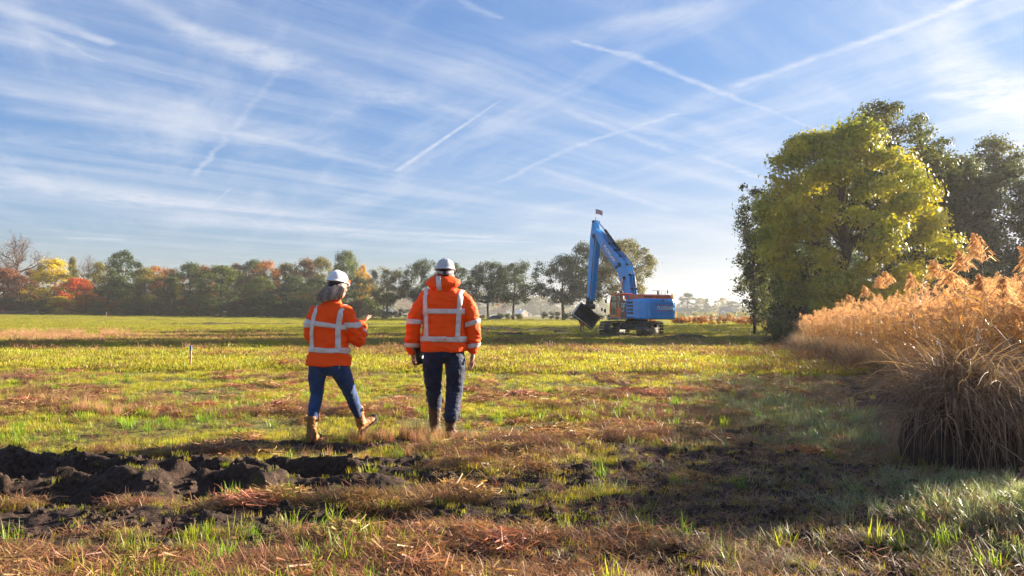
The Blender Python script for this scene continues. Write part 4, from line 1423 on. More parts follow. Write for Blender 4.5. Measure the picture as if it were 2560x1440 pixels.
# collapsed mound of dead grass in front of the reeds
def thatch():
    g = np.random.default_rng(55)
    V, Q, T_ = [], [], []
    c0, c1 = np.array([3.78, 5.85]), np.array([5.3, 6.5])
    core = MB()
    for t in np.linspace(0, 1, 7):
        p = c0 + (c1 - c0) * t
        core.ell((p[0] + .12, p[1] + .12, .18), (.48, .45, .46 + .05 * math.sin(t * 9)), None, 14, 8)
    core.build('soil_core', M_SOIL, None)
    bpy.data.objects['soil_core'].name = 'mound_core'
    n = 8500
    for i in range(n):
        t = g.uniform(-.06, 1.05)
        a = g.uniform(0, 2 * math.pi) if g.uniform() < .25 else g.normal(-math.pi * .62, 1.1)
        p = c0 + (c1 - c0) * t
        r_in = g.uniform(.05, .55)
        d = np.array([math.cos(a), math.sin(a), 0])
        top = .62 + .14 * math.sin(t * 8 + 1) + .08 * math.sin(t * 19) + g.normal(0, .10) - .35 * r_in + .12 * t
        q = np.array([p[0], p[1], 0]) + d * r_in; q[2] = top
        out_ = g.uniform(.12, .42)
        L = g.uniform(.25, .85)
        el = g.uniform(-.4, 1.3); ww = g.uniform(.0018, .0042)
        side = np.array([-d[1], d[0], g.normal(0, .4)])
        aa = a + g.normal(0, .75)
        b0 = len(V); seg = 5; tone = g.uniform()
        for k in range(seg + 1):
            V.append(q - side * ww * (1.1 - k / seg)); V.append(q + side * ww * (1.1 - k / seg))
            dd = np.array([math.cos(aa) * math.cos(el), math.sin(aa) * math.cos(el), math.sin(el)])
            q = q + dd * L / seg
            el = max(-1.5, el - g.uniform(.12, .65))
            q[2] = max(q[2], .01)
        for k in range(seg):
            Q.append((b0 + 2 * k, b0 + 2 * k + 1, b0 + 2 * k + 3, b0 + 2 * k + 2)); T_.append(tone)
    V = np.array(V)
    V[:, 2] += terrain(V[:, 0], V[:, 1])
    me = mesh_np('dead_grass_mound', V, np.array(Q)); fattr(me, 'tint', T_)
    m = m_leaf('dead_grass', [(.10, .065, .045), (.22, .14, .095), (.42, .30, .21)], .6, .3, hue_scale=2)
    o = link('dead_grass_mound', me, m)
    tag(o, 'collapsed mound of dead brown grass hanging over at the right in front of the reeds', 'grass mound')
    k = bpy.data.objects['mound_core']; k.parent = o
    return o
thatch()
# ------------------------------------------------------------------ people
def m_cloth(name, col, rough=.75, weave=900, fold=9, sheen=.2, var=.12, trans=0.0, spec=.25, fine=.25):
    m, T = newmat(name)
    c = T.n('ShaderNodeTexCoord').outputs['Object']
    n = T.noise(c, 7, 5, .6); f = T.noise(c, weave * .3, 2, .5); fo = T.noise(c, fold, 4, .6, 1.0)
    a = tuple(x * (1 - var) for x in col); b = tuple(min(1, x * (1 + var)) for x in col)
    p = princ(T, T.mix(T.smooth(n, .3, .7), (*a, 1), (*b, 1)), rough, 0, spec, T.math('ADD', T.math('MULTIPLY', f, fine), T.math('MULTIPLY', fo, 1.8)), .75, .014)
    p.inputs['Sheen Weight'].default_value = sheen
    sh = p.outputs[0]
    if trans:
        t = T.n('ShaderNodeBsdfTranslucent'); t.inputs[0].default_value = (*col, 1)
        mx = T.n('ShaderNodeMixShader'); mx.inputs[0].default_value = trans
        T.link(sh, mx.inputs[1]); T.link(t.outputs[0], mx.inputs[2]); sh = mx.outputs[0]
    return finish(m, T, sh)
M_HIVIS = m_cloth('hi_vis_orange', (1.0, .082, .0), .7, sheen=.0, var=.05, fold=7)
M_TAPE = m_plain('reflective_tape', (.62, .56, .53), .42, .1, .6, .14, 14, .5, .006)
M_SKIN = m_plain('skin', (.50, .24, .16), .5, 0, .4, .12, 14, .15, .002)
M_JEAN_B = m_cloth('blue_denim', (.022, .055, .16), .8, var=.3, fold=10, sheen=.1)
M_JEAN_D = m_cloth('dark_denim', (.013, .021, .052), .75, var=.4, fold=11, sheen=.1)
M_BOOT_T = m_plain('tan_boot_leather', (.24, .105, .028), .55, 0, .4, .35, 14, .5, .004)
M_BOOT_B = m_plain('worn_boot_leather', (.075, .036, .018), .5, 0, .45, .5, 12, .6, .006)
M_SOLE = m_plain('muddy_sole', (.025, .020, .017), .8, 0, .3, .4, 20, .5, .006)
M_HELM = m_plain('white_helmet_shell', (.66, .66, .70), .22, 0, .5, .04, 3, .02, .001, **{'Coat Weight': .4})
M_HELM_G = m_plain('grey_helmet_shell', (.36, .38, .41), .22, 0, .5, .05, 3, .02, .001, **{'Coat Weight': .4})
M_STRAP = m_plain('black_plastic', (.012, .012, .014), .35, 0, .5, .2, 20, .1, .002)
M_STRAPG = m_plain('grey_band', (.34, .34, .38), .35, .2, .5, .1, 20, .1, .002)
M_RED = m_plain('red_sticker', (.55, .02, .04), .4)
M_HAIR = m_plain('dark_hair', (.03, .018, .012), .5, 0, .4, .5, 120, .6, .003)

def hand(mb, wrist, d, n, side, L=.185, curl=.5, spread=.16):
    """hand with palm, four curled fingers and a thumb; d = pointing direction, n = palm normal, side = thumb side"""
    d = Vector(d).normalized(); n = (Vector(n) - d * d.dot(Vector(n))).normalized(); s = d.cross(n).normalized() * side
    w = Vector(wrist)
    palm = w + d * L * .30
    R = Matrix((s, n, d)).transposed()
    mb.ell(palm, (L * .225, L * .085, L * .29), R, 16, 10)
    mb.ell(w, (L * .16, L * .12, L * .2), R, 12, 8)
    for k, ln in enumerate((.40, .45, .42, .33)):
        off = (1.5 - k) * L * .115
        b = w + d * L * .50 + s * off
        dd = (d + s * (1.5 - k) * spread * .5).normalized()
        pts = [b - dd * L * .12, b]
        p, ang = b, curl * .35
        for seg_ in (.42, .32, .26):
            v = dd * math.cos(ang) + n * math.sin(ang)
            p = p + v * L * ln * seg_
            pts.append(p); ang += curl * (.9 + .06 * k)
        r = L * (.050 - .003 * abs(k - 1))
        mb.tube(pts, [r * 1.1, r * 1.05, r, r * .92, r * .8], 10)
        mb.ell(pts[-1], (r * .8,) * 3, None, 8, 6)
    tb = w + d * L * .12 + s * L * .15
    t1 = tb + (d * .55 + s * .75 + n * .35).normalized() * L * .20
    t2 = t1 + (d * .85 + s * .25 + n * (.3 + curl * .4)).normalized() * L * .16
    t3 = t2 + (d * .95 - s * .05 + n * (.3 + curl * .5)).normalized() * L * .12
    mb.tube([tb - s * L * .06, tb, t1, t2, t3], [L * .08, L * .078, L * .062, L * .055, L * .045], 10)
    mb.ell(t3, (L * .045,) * 3, None, 8, 6)

def head(mb, c, yaw, r=1.0):
    """skull, jaw, nose, brows, lips and ears; looks along +y turned by yaw"""
    R = Matrix.Rotation(yaw, 3, 'Z')
    c = Vector(c)
    T_ = lambda x, y, z: c + R @ Vector((x, y, z)) * r
    mb.ell(T_(0, -.012, .02), (.077 * r, .098 * r, .105 * r), R, 24, 16)
    mb.ell(T_(0, .022, -.055), (.058 * r, .070 * r, .062 * r), R, 20, 12)
    mb.ell(T_(0, .060, -.090), (.028 * r, .026 * r, .022 * r), R, 12, 8)      # chin
    mb.tube([T_(0, .080, .022), T_(0, .098, -.004), T_(0, .108, -.022), T_(0, .090, -.032)], [.009 * r, .012 * r, .017 * r, .010 * r], 10)  # nose
    mb.ell(T_(0, .084, .034), (.050 * r, .014 * r, .010 * r), R, 12, 8)       # brow
    mb.ell(T_(0, .085, -.055), (.024 * r, .011 * r, .006 * r), R, 12, 8)      # lips
    mb.ell(T_(0, .083, -.064), (.020 * r, .011 * r, .006 * r), R, 12, 8)
    for sx in (-1, 1):
        mb.ell(T_(sx * .030, .076, .012), (.015 * r, .012 * r, .010 * r), R, 10, 8)   # eyelids
        mb.ell(T_(sx * .079, .000, -.005), (.010 * r, .022 * r, .033 * r), R @ Matrix.Rotation(sx * -.35, 3, 'Z'), 12, 8)
        mb.ell(T_(sx * .048, .055, -.025), (.022 * r, .024 * r, .020 * r), R, 10, 8)
    return T_

def surf(o):
    bm = bmesh.new(); bm.from_mesh(o.data)
    t = BVHTree.FromBMesh(bm); bm.free()
    return t

def tape(name, bvh, path, width_dir, w, m, parent, off=.005, nv=5, thick=.004, behind=False):
    """reflective band laid onto a garment: path of points, each pushed onto the cloth"""
    V, Fc = [], []
    n = len(path)
    for i, p in enumerate(path):
        p = Vector(p)
        wd = width_dir(i) if callable(width_dir) else Vector(width_dir)
        for k in range(nv):
            q = p + wd * ((k / (nv - 1) - .5) * w)
            loc, nor, _, _ = bvh.ray_cast(Vector((q.x, -2, q.z)), Vector((0, 1, 0))) if behind and q.z < behind else (None,) * 4
            if loc is None: loc, nor, _, _ = bvh.find_nearest(q)
            o_ = (q - loc)
            nn = nor
            V.append(loc + nn * off)
    V2 = []
    for i in range(n):          # light smoothing along the band
        for k in range(nv):
            a = V[max(i - 1, 0) * nv + k]; b = V[i * nv + k]; c = V[min(i + 1, n - 1) * nv + k]
            V2.append(a * .25 + b * .5 + c * .25)
    for i in range(n - 1):
        for k in range(nv - 1):
            a = i * nv + k
            Fc.append((a, a + 1, a + nv + 1, a + nv))
    me = mesh_py(name, V2, Fc)
    o = link(name, me, m, parent, True)
    md = o.modifiers.new('thickness', 'SOLIDIFY'); md.thickness = thick; md.offset = 0
    return o

def ringpath(c, rx, ry, z, a0, a1, n=60, tiltx=0.0):
    out_ = []
    for i in range(n + 1):
        a = a0 + (a1 - a0) * i / n
        x = c[0] + rx * math.cos(a); y = c[1] + ry * math.sin(a)
        out_.append((x, y, z + tiltx * (x - c[0])))
    return out_

def boot(parent, ankle, toe, up, shaft, r_top, m, label=None, toecap=None, foot=.27, loops=True, soft=0):
    """pull-on boot: ankle point, toe direction, sole-up direction, top of shaft"""
    A = Vector(ankle); t = Vector(toe).normalized(); u = (Vector(up) - t * t.dot(Vector(up))).normalized(); s = t.cross(u)
    R = Matrix((s, t, u)).transposed()
    S = Vector(shaft)
    mb = MB()
    heel = A - u * .055 - t * .045
    def foot_ring(k, w, h, z): return (A + t * k + u * z, w, h)
    P = [(-.065, .030, .040, -.050), (-.040, .040, .062, -.035), (.02, .042, .060, -.040), (.08, .044, .046, -.056), (.13, .048, .036, -.066), (.17, .044, .031, -.070), (.20, .028, .022, -.074)]
    v, f = [], []
    n = 20
    for (k, w, h, z) in P:
        for j in range(n):
            a = 2 * math.pi * j / n
            v.append(A + t * (k * foot / .27) + u * (z + h * math.sin(a)) + s * (w * math.cos(a)))
    for i in range(len(P) - 1):
        for j in range(n):
            f.append((i * n + j, i * n + (j + 1) % n, (i + 1) * n + (j + 1) % n, (i + 1) * n + j))
    f.append(tuple(range(n))); f.append(tuple((len(P) - 1) * n + j for j in range(n)))
    mb.add(v, f)
    mb.limb([A - u * .02 - t * .012, A + (S - A) * .30 - t * .005, A + (S - A) * .65, S], [.054, r_top * .86, r_top * .93, r_top], 18, 5)
    wr = lambda co: (vary(co, 22, 60, 3) - .5) * .010
    b = mb.fused('boot', m, parent, .0055, 3, wr)
    if label: b['label'] = label
    # sole with heel block
    so = MB()
    prof = [(-.088, .026), (-.080, .036), (-.03, .041), (.04, .041), (.11, .050), (.17, .046), (.205, .030), (.215, .012)]
    k_ = foot / .27
    ring = [(a * k_, w) for a, w in prof] + [(a * k_, -w) for a, w in prof[::-1]]
    so.prism(ring, lambda a, w, z: A + t * a + s * w + u * z, -.108, -.092)
    so.prism([(-.090 * k_, -.036), (-.090 * k_, .036), (-.015 * k_, .040), (-.015 * k_, -.040)], lambda a, w, z: A + t * a + s * w + u * z, -.125, -.107)
    so.build('sole', M_SOLE, b)
    if toecap:
        tc_ = MB(); tc_.ell(A + t * .165 * k_ - u * .070, (.048, .055, .036), R, 16, 10)
        tc_.build('toe_cap', toecap, b, True)
    if loops:
        for q in (-1, 1):
            lp = MB()
            c = S + s * q * (r_top + .002)
            lp.tube([c - s * q * .004 + u * -.03, c + u * .012 + s * q * .010, c + u * .004 + s * q * .022, c - u * .028 + s * q * .012], [.006] * 4, 6)
            lp.build('pull_loop', m, b, True)
    return b

def helmet(parent, c, yaw, pitch, m, roll=0.0, k=1.0, sticker=False, ridges=3, name='helmet'):
    """safety helmet: dome shell with ridges, rim, short peak; band, cradle and adjusting knob inside"""
    R = Matrix.Rotation(yaw, 3, 'Z') @ Matrix.Rotation(roll, 3, 'Y') @ Matrix.Rotation(pitch, 3, 'X')
    c = Vector(c)
    N, J = 56, 16
    v, f = [], []
    ax, ay, az = .110 * k, .137 * k, .118 * k
    for j in range(J + 1):
        th = math.pi / 2 * j / J
        for i in range(N):
            ph = 2 * math.pi * i / N
            x = ax * math.sin(th) ** .86 * math.cos(ph); y = ay * math.sin(th) ** .86 * math.sin(ph); z = az * math.cos(th) ** .95
            # ridges front to back
            b = 0
            for q in ([0] if ridges == 1 else [-.030, 0, .030]):
                b = max(b, math.exp(-((x - q * k) / (.007 * k)) ** 2))
            z += .0055 * b * (math.sin(th) < .9)
            v.append(Vector((x, y, z)))
    for j in range(J):
        for i in range(N):
            f.append((j * N + i, (j + 1) * N + i, (j + 1) * N + (i + 1) % N, j * N + (i + 1) % N))
    # rim and peak
    b0 = len(v)
    for (o_, dz) in ((.008, -.004), (.012, -.012), (.004, -.016)):
        for i in range(N):
            ph = 2 * math.pi * i / N
            front = max(0, math.sin(ph)) ** 3
            back = max(0, -math.sin(ph)) ** 2
            e = o_ + .038 * front * (o_ > .005) + .008 * back
            v.append(Vector(((ax + e * .8) * math.cos(ph), (ay + e) * math.sin(ph), dz - .014 * front - .012 * back)))
    for r_ in range(3):
        s0 = J * N if r_ == 0 else b0 + (r_ - 1) * N
        s1 = b0 + r_ * N
        for i in range(N):
            f.append((s0 + i, s1 + i, s1 + (i + 1) % N, s0 + (i + 1) % N))
    e = link(name, mesh_py('shell', [R @ p + c for p in v], f), m, parent, True)
    md = e.modifiers.new('thickness', 'SOLIDIFY'); md.thickness = .003; md.offset = -1
    # head band behind
    def band(rx, ry, z0, z1, a0, a1, mat, nm, t=.004, zf=lambda a: 0):
        bv, bf = [], []
        n = 30
        for i in range(n + 1):
            a = a0 + (a1 - a0) * i / n
            for z_ in (z0, z1):
                bv.append(R @ Vector((rx * math.cos(a), ry * math.sin(a), z_ + zf(a))) + c)
        for i in range(n): bf.append((2 * i, 2 * i + 1, 2 * i + 3, 2 * i + 2))
        o = link(nm, mesh_py(nm, bv, bf), mat, e, True)
        mdd = o.modifiers.new('t', 'SOLIDIFY'); mdd.thickness = t
        return o
    dip = lambda a: -.030 * max(0, -math.sin(a)) ** 2
    band(.092 * k, .112 * k, -.052, -.020, math.pi * .95, math.pi * 2.05, M_STRAPG if ridges == 3 and not sticker else M_STRAP, 'head_band', .005, dip)
    kb = MB(); kb.cyl(R @ Vector((0, -.112 * k, -.068)) + c, R @ Vector((0, -.132 * k, -.068)) + c, .017, 18)
    kb.build('adjusting_knob', M_STRAP, e)
    if sticker:
        st = MB(); p = Vector((-.012, -.045 * k, .110 * k))
        st.cyl(R @ p + c, R @ (p + Vector((0, -.004, .007))) + c, .013, 16)
        st.build('red_sticker', M_RED, e)
    return e

def folds(amp, f1, f2, seed):
    def fn(co):
        a = vary(co, f1, f2, seed); b = vary(co, f1 * 2.2, f2 * 2.2, seed + 5)
        r = 1 - np.abs(2 * a - 1)
        return (r - .7) * amp + (b - .5) * amp * .5
    return fn

def build_man():
    px, py = 1108, 1090
    D = 7.28
    base = at(px, py, D)
    x0, y0 = base.x, D
    e = empty('person', (x0, y0, tz(x0, y0) * .5), 0, 'broad person in hooded orange hi-vis jacket, dark jeans and grey helmet', 'person', None)
    e.location.z = float(terrain(x0, y0)) - .01
    # ---- body
    b = MB()
    hc = (0.0, .015, 1.735)
    head(b, hc, 0.05, 1.02)
    b.tube([(0, -.005, 1.52), (0, .0, 1.60), (0, .008, 1.68)], [.075, .062, .060], 16)
    b.loft([(0, 0, .93, .15, .11), (0, 0, 1.15, .15, .11), (0, 0, 1.4, .17, .12), (0, 0, 1.52, .12, .08), (0, 0, 1.56, .06, .06)], 24)
    LH, RH = Vector((-.342, .05, .905)), Vector((.300, .035, .915))
    b.limb([(-.19, 0, 1.50), (-.325, -.02, 1.22), (-.345, .05, .96), LH], [.05, .04, .032, .028], 14)
    b.limb([(.19, 0, 1.50), (.305, -.02, 1.22), (.302, .04, .96), RH], [.05, .04, .032, .028], 14)
    hand(b, LH + Vector((0, .0, -.01)), (.10, .15, -1), (1, -.25, .1), 1, .185, 1.05)
    hand(b, RH + Vector((0, .0, -.01)), (-.06, .10, -1), (-.85, -.45, 0), -1, .19, .36)
    b.limb([(-.10, 0, .93), (-.115, .085, .55), (-.112, .18, .37), (-.115, .215, .15)], [.070, .045, .034, .03], 14)
    b.limb([(.10, 0, .93), (.115, .02, .55), (.085, -.02, .12)], [.075, .05, .04], 14)
    body = b.fused('body', M_SKIN, e, .0052, 2)
    # ---- hair under the helmet
    h = MB(); h.ell(Vector(hc) + Vector((0, -.022, .012)), (.083, .098, .095), None, 24, 14)
    hr = h.fused('hair', M_HAIR, e, .006, 1, lambda co: np.where((co[:, 2] < hc[2] - .065) | (co[:, 1] > hc[1] + .03), -.016, .0) + (vary(co, 150, 60, 4) - .5) * .004)
    # ---- trousers
    j = MB()
    j.loft([(0, .0, .80, .155, .115), (0, -.012, .86, .205, .150), (0, -.012, .93, .215, .158), (0, 0, 1.02, .20, .145)], 28)
    j.limb([(-.105, -.015, .88), (-.122, .02, .74), (-.118, .085, .55), (-.112, .13, .42), (-.112, .165, .345)], [(.112, .125), (.108, .115), (.086, .090), (.078, .084), (.072, .078)], 22)
    j.limb([(.105, -.015, .88), (.122, -.005, .74), (.112, .03, .55), (.098, .005, .35), (.083, -.025, .232)], [(.112, .125), (.108, .115), (.088, .092), (.080, .088), (.078, .088)], 22)
    def jf(co):
        z = co[:, 2]
        k = np.exp(-((z - .52) / .13) ** 2) + .8 * np.exp(-((z - .27) / .07) ** 2) + .45 * np.exp(-((z - .80) / .10) ** 2)
        r = 1 - np.abs(2 * vary(co, 3.0, 24, 8) - 1)
        return (r - .6) * .026 * k + (vary(co, 12, 20, 9) - .5) * .012
    j.fused('jeans', M_JEAN_D, e, .0075, 4, jf)
    # ---- boots
    boot(e, (-.115, .225, .118), (.05, 1, -.02), (0, 0, 1), (-.112, .185, .385), .074, M_BOOT_B, 'left boot with its tall shaft showing')
    boot(e, (.078, -.02, .118), (.12, 1, 0), (0, 0, 1), (.084, -.028, .255), .068, M_BOOT_B)
    # ---- jacket
    c = MB()
    c.loft([(0, .0, .925, .238, .172), (0, 0, .99, .236, .168), (0, 0, 1.12, .228, .158), (0, 0, 1.25, .228, .155), (0, 0, 1.38, .240, .158), (0, 0, 1.48, .232, .148), (0, 0, 1.545, .185, .125), (0, .0, 1.60, .115, .105), (0, .0, 1.64, .080, .09)], 40, 2.5)
    c.limb([(-.185, 0, 1.49), (-.265, -.012, 1.36), (-.322, -.02, 1.21), (-.346, .015, 1.06), (-.350, .05, .935)], [.084, .086, .076, .070, .056], 24)
    c.limb([(.185, 0, 1.49), (.255, -.012, 1.36), (.302, -.02, 1.21), (.306, .01, 1.06), (.303, .04, .945)], [.084, .086, .076, .070, .056], 24)
    def cfold(co):
        z, x = co[:, 2], np.abs(co[:, 0])
        arm = sst(.22, .27, x) * 0
        a = vary(co, 4.5, 11, 12); r = 1 - np.abs(2 * a - 1)
        k = .8 + .9 * np.exp(-((z - 1.06) / .08) ** 2) + .8 * arm
        return (r - .62) * .034 * k + (vary(co, 13, 17, 15) - .5) * .012
    jk = c.fused('jacket', M_HIVIS, e, .0075, 4, cfold)
    # ---- hood lying on the shoulders
    hd = MB()
    hd.loft([(-.018, -.100, 1.535, .040, .028), (-.018, -.098, 1.560, .095, .045), (-.018, -.085, 1.600, .150, .075), (-.018, -.062, 1.645, .184, .100), (-.018, -.040, 1.675, .172, .100), (-.018, -.02, 1.705, .125, .085), (-.018, -.01, 1.725, .098, .078)], 36, 2.0, 5)
    hf = folds(.014, 5, 8, 30)
    hood = hd.fused('hood', M_HIVIS, e, .0075, 3, hf)
    cord = MB(); cord.tube([(.07, -.13, 1.60), (.085, -.14, 1.57), (.082, -.142, 1.55)], .003, 6)
    # ---- reflective bands
    B = surf(jk); BH = surf(hood)
    T1, T2 = (0, 0), .052
    rp = ringpath((0, 0), .24, .17, 1.345, math.pi * 1.0, math.pi * 2.0, 60)
    tape('reflective_band', B, [(x * .93, y, z + .0) for x, y, z in rp], (0, 0, 1), T2, M_TAPE, jk)
    tape('reflective_band', B, ringpath((0, 0), .25, .17, 1.055, 0, 2 * math.pi, 110), (0, 0, 1), .056, M_TAPE, jk)
    for sx, xb, xt in ((-1, -.175, -.198), (1, .150, .172)):
        pth = [(xb + (xt - xb) * t ** 1.4, -.24, 1.08 + .43 * t) for t in np.linspace(0, 1, 50)]
        pth += [(xt + .002 * k, -.16 + .03 * k, 1.53 + .006 * k) for k in range(1, 6)]
        tape('reflective_band', B, pth, (1, 0, 0), .048, M_TAPE, jk, .0062, behind=1.53)
    for (cx_, cy_, z_, rr, tl) in ((-.322, -.02, 1.235, .09, -.05), (.300, -.018, 1.225, .09, .32), (-.350, .04, .985, .075, 0), (.304, .03, .985, .075, .12)):
        tape('reflective_band', B, ringpath((cx_, cy_), rr, rr, z_, 0, 2 * math.pi, 44, tl), (0, 0, 1), .050, M_TAPE, jk)
    # piping down the outside of the right sleeve
    0 and tape('reflective_piping', B, [(.30 + .055 * math.sin(t * 3), -.03, 1.44 - .34 * t) for t in np.linspace(0, 1, 40)], (.6, -.8, 0), .008, M_TAPE, jk, .004, 3)
    tape('reflective_band', BH, [(-.060 + .020 * t, -.25 + .06 * t * 0, 1.712 - .145 * t) for t in np.linspace(0, 1, 30)], (1, 0, 0), .050, M_TAPE, hood, .006, behind=3)
    # jeans back pockets stitched on
    for x_ in (-.10, .105):
        pk = MB(); pk.cbox((x_, -.150, .83), (.115, .012, .12), .005, Matrix.Rotation(.10, 3, 'X'))
    # ---- helmet
    helmet(e, (0.0, .005, 1.800), .06, -.13, M_HELM_G, 0, .93, ridges=3)
    # ---- folder in the left hand
    f = empty('folder', (0, 0, 0), 0, 'black folder in the left hand of the hooded walker', 'folder')
    f.location = e.location
    R = Matrix.Rotation(rad(-14), 3, 'Y') @ Matrix.Rotation(rad(70), 3, 'Z')
    k = MB(); k.cbox((-.272, .045, .905), (.022, .165, .25), .006, Matrix.Rotation(rad(-13), 3, 'Y') @ Matrix.Rotation(rad(-24), 3, 'Z'))
    k.build('cover', M_STRAP, f)
    k = MB(); k.box((-.272, .045, .905), (.012, .168, .254), Matrix.Rotation(rad(-13), 3, 'Y') @ Matrix.Rotation(rad(-24), 3, 'Z'))
    k.build('pages', m_plain('folder_edge', (.05, .05, .055), .5), f)
    return e
build_man()

def build_woman():
    D = 6.95
    base = at(820, 1105, D)
    x0, y0 = base.x, D
    e = empty('person', (x0, y0, float(terrain(x0, y0)) - .01), 0, 'person with grey shoulder-length hair, white helmet, orange jacket, blue jeans and tan boots', 'person')
    YAW = rad(-22)
    hc = Vector((.070, .02, 1.588))
    b = MB()
    head(b, hc, YAW, .97)
    b.tube([(0.02, -.01, 1.38), (.04, .0, 1.46), (.06, .012, 1.54)], [.065, .052, .050], 16)
    b.loft([(0, 0, .83, .13, .10), (0, 0, 1.05, .12, .09), (0, 0, 1.25, .14, .10), (.01, 0, 1.36, .11, .075), (.02, 0, 1.40, .05, .05)], 24)
    RW, LW = Vector((.268, .23, 1.225)), Vector((-.06, .26, 1.12))
    b.limb([(.16, 0, 1.34), (.265, .01, 1.07), RW], [.042, .034, .025], 14)
    b.limb([(-.16, 0, 1.34), (-.20, .03, 1.06), LW], [.042, .034, .025], 14)
    hand(b, RW + Vector((.005, .005, .01)), (.34, .86, .34), (-.35, .1, .9), 1, .160, .2, .22)
    hand(b, LW, (.8, .5, .3), (-.2, .3, .9), -1, .165, .5)
    b.limb([(-.085, 0, .84), (-.12, .03, .48), (-.16, .0, .15)], [.062, .042, .034], 14)
    b.limb([(.085, 0, .84), (.17, .18, .50), (.235, .33, .19)], [.062, .042, .034], 14)
    b.fused('body', M_SKIN, e, .0052, 2)
    # ---- hair
    hm = m_leaf('grey_hair', [(.07, .055, .05), (.36, .29, .25), (.88, .74, .62)], .45, .25, hue_scale=9, spec=.5)
    R = Matrix.Rotation(YAW, 3, 'Z')
    g = np.random.default_rng(12)
    hb = MB()
    hb.ell(hc + Vector((-.005, -.015, .015)), (.088, .105, .10), R, 24, 14)
    hb.loft([(.015, -.035, 1.452, .085, .035), (.018, -.050, 1.485, .112, .060), (.040, -.040, 1.54, .098, .072), (.065, -.015, 1.61, .086, .085)], 30)
    base_ = hb.fused('hair', hm, e, .007, 2, lambda co: (vary(co, 60, 5, 3) - .5) * .022)
    fattr(base_.data, 'tint', .0 + .18 * RNG.uniform(size=len(base_.data.polygons)))
    V, Q, Tt = [], [], []
    for i in range(2100):
        a = g.uniform(-math.pi * 1.08, math.pi * .08)
        el = g.uniform(-.1, .35)
        p = np.array(hc) + np.array([0, -.012, .0]) + np.array([math.cos(a) * .083 * math.cos(el), math.sin(a) * .098 * math.cos(el), .02 + .05 * math.sin(el)])
        side = -1 if math.cos(a) < 0 else 1
        end = np.array([.010 + math.cos(a) * (.135 if side < 0 else .085) + g.normal(0, .012), -.045 + math.sin(a) * .072 + g.normal(0, .01), 1.435 + g.uniform(0, .055) + (.02 if side > 0 else 0)])
        mid = (p + end) / 2 + np.array([math.cos(a) * (.030 if side < 0 else .022), math.sin(a) * .022, .015]) + g.normal(0, .006, 3)
        wv = g.uniform(0, 6.28)
        b0 = len(V); seg = 8; tone = float(np.clip(.5 + .35 * math.sin(a * 9) * .6 + g.normal(0, .25) + .2 * (side > 0), 0, 1))
        tn = np.array([-math.sin(a), math.cos(a), 0])
        for k in range(seg + 1):
            t = k / seg
            q = p * (1 - t) ** 2 + 2 * mid * t * (1 - t) + end * t * t + tn * .005 * math.sin(wv + t * 7)
            w = .0024 * (1 - .7 * t)
            V += [q - tn * w, q + tn * w]
        for k in range(seg):
            Q.append((b0 + 2 * k, b0 + 2 * k + 1, b0 + 2 * k + 3, b0 + 2 * k + 2)); Tt.append(tone)
    me = mesh_np('hair_strands', np.array(V), np.array(Q)); fattr(me, 'tint', Tt)
    link('hair_strands', me, hm, base_)
    # ---- jeans
    j = MB()
    j.loft([(0, .0, .70, .13, .10), (0, -.015, .76, .192, .140), (0, -.015, .82, .205, .150), (0, -.01, .92, .185, .130), (0, 0, 1.0, .16, .11)], 28)
    j.limb([(-.105, -.012, .775), (-.128, .005, .66), (-.130, .03, .50), (-.150, .012, .36), (-.160, -.012, .22)], [(.100, .108), (.086, .092), (.062, .066), (.062, .066), (.043, .046)], 22)
    j.limb([(.100, -.012, .775), (.138, .055, .66), (.178, .16, .50), (.212, .235, .36), (.234, .302, .255)], [(.100, .108), (.088, .094), (.066, .070), (.060, .064), (.043, .046)], 22)
    def jf(co):
        z = co[:, 2]
        k = .7 * np.exp(-((z - .50) / .08) ** 2) + .5 * np.exp(-((z - .73) / .05) ** 2)
        r = 1 - np.abs(2 * vary(co, 3.0, 26, 18) - 1)
        return (r - .6) * .013 * k + (vary(co, 14, 22, 19) - .5) * .005
    j.fused('jeans', M_JEAN_B, e, .0068, 4, jf)
    # ---- boots: left on the ground, right striking with the heel, toe up and turned out
    boot(e, (-.165, -.005, .118), (.10, 1, 0), (0, 0, 1), (-.162, -.012, .262), .056, M_BOOT_T, None, M_SOLE, .25)
    boot(e, (.255, .335, .190), (.50, .70, .44), (-.30, -.25, .9), (.232, .300, .318), .056, M_BOOT_T, 'right boot lifted on its heel with the toe turned out', M_SOLE, .25)
    # ---- jacket
    c = MB()
    c.loft([(0, -.012, .800, .224, .180), (0, -.010, .88, .213, .162), (0, -.002, 1.0, .192, .135), (0, 0, 1.12, .186, .132), (0, 0, 1.24, .192, .135), (0, 0, 1.33, .178, .125), (.005, 0, 1.385, .140, .105), (.015, 0, 1.43, .090, .085), (.025, .005, 1.465, .068, .075)], 40, 2.4)
    c.limb([(.145, 0, 1.325), (.212, .0, 1.21), (.262, .02, 1.09), (.280, .09, 1.085), (.270, .19, 1.19)], [.082, .084, .080, .070, .050], 24)
    c.limb([(-.145, 0, 1.325), (-.180, .0, 1.20), (-.188, .03, 1.08), (-.15, .12, 1.07), (-.08, .23, 1.115)], [.078, .076, .070, .060, .046], 24)
    def cfold(co):
        z, x = co[:, 2], co[:, 0]
        a = vary(co, 5, 12, 52); r = 1 - np.abs(2 * a - 1)
        k = .75 + .6 * np.exp(-((z - .97) / .06) ** 2) + .9 * sst(.18, .24, x)
        return (r - .62) * .030 * k + (vary(co, 13, 18, 55) - .5) * .011
    jk = c.fused('jacket', M_HIVIS, e, .0072, 4, cfold)
    B = surf(jk)
    tape('reflective_band', B, [p for p in ringpath((0, 0), .215, .15, 1.205, math.pi * .98, math.pi * 1.93, 60, -.13)], (0, 0, 1), .050, M_TAPE, jk)
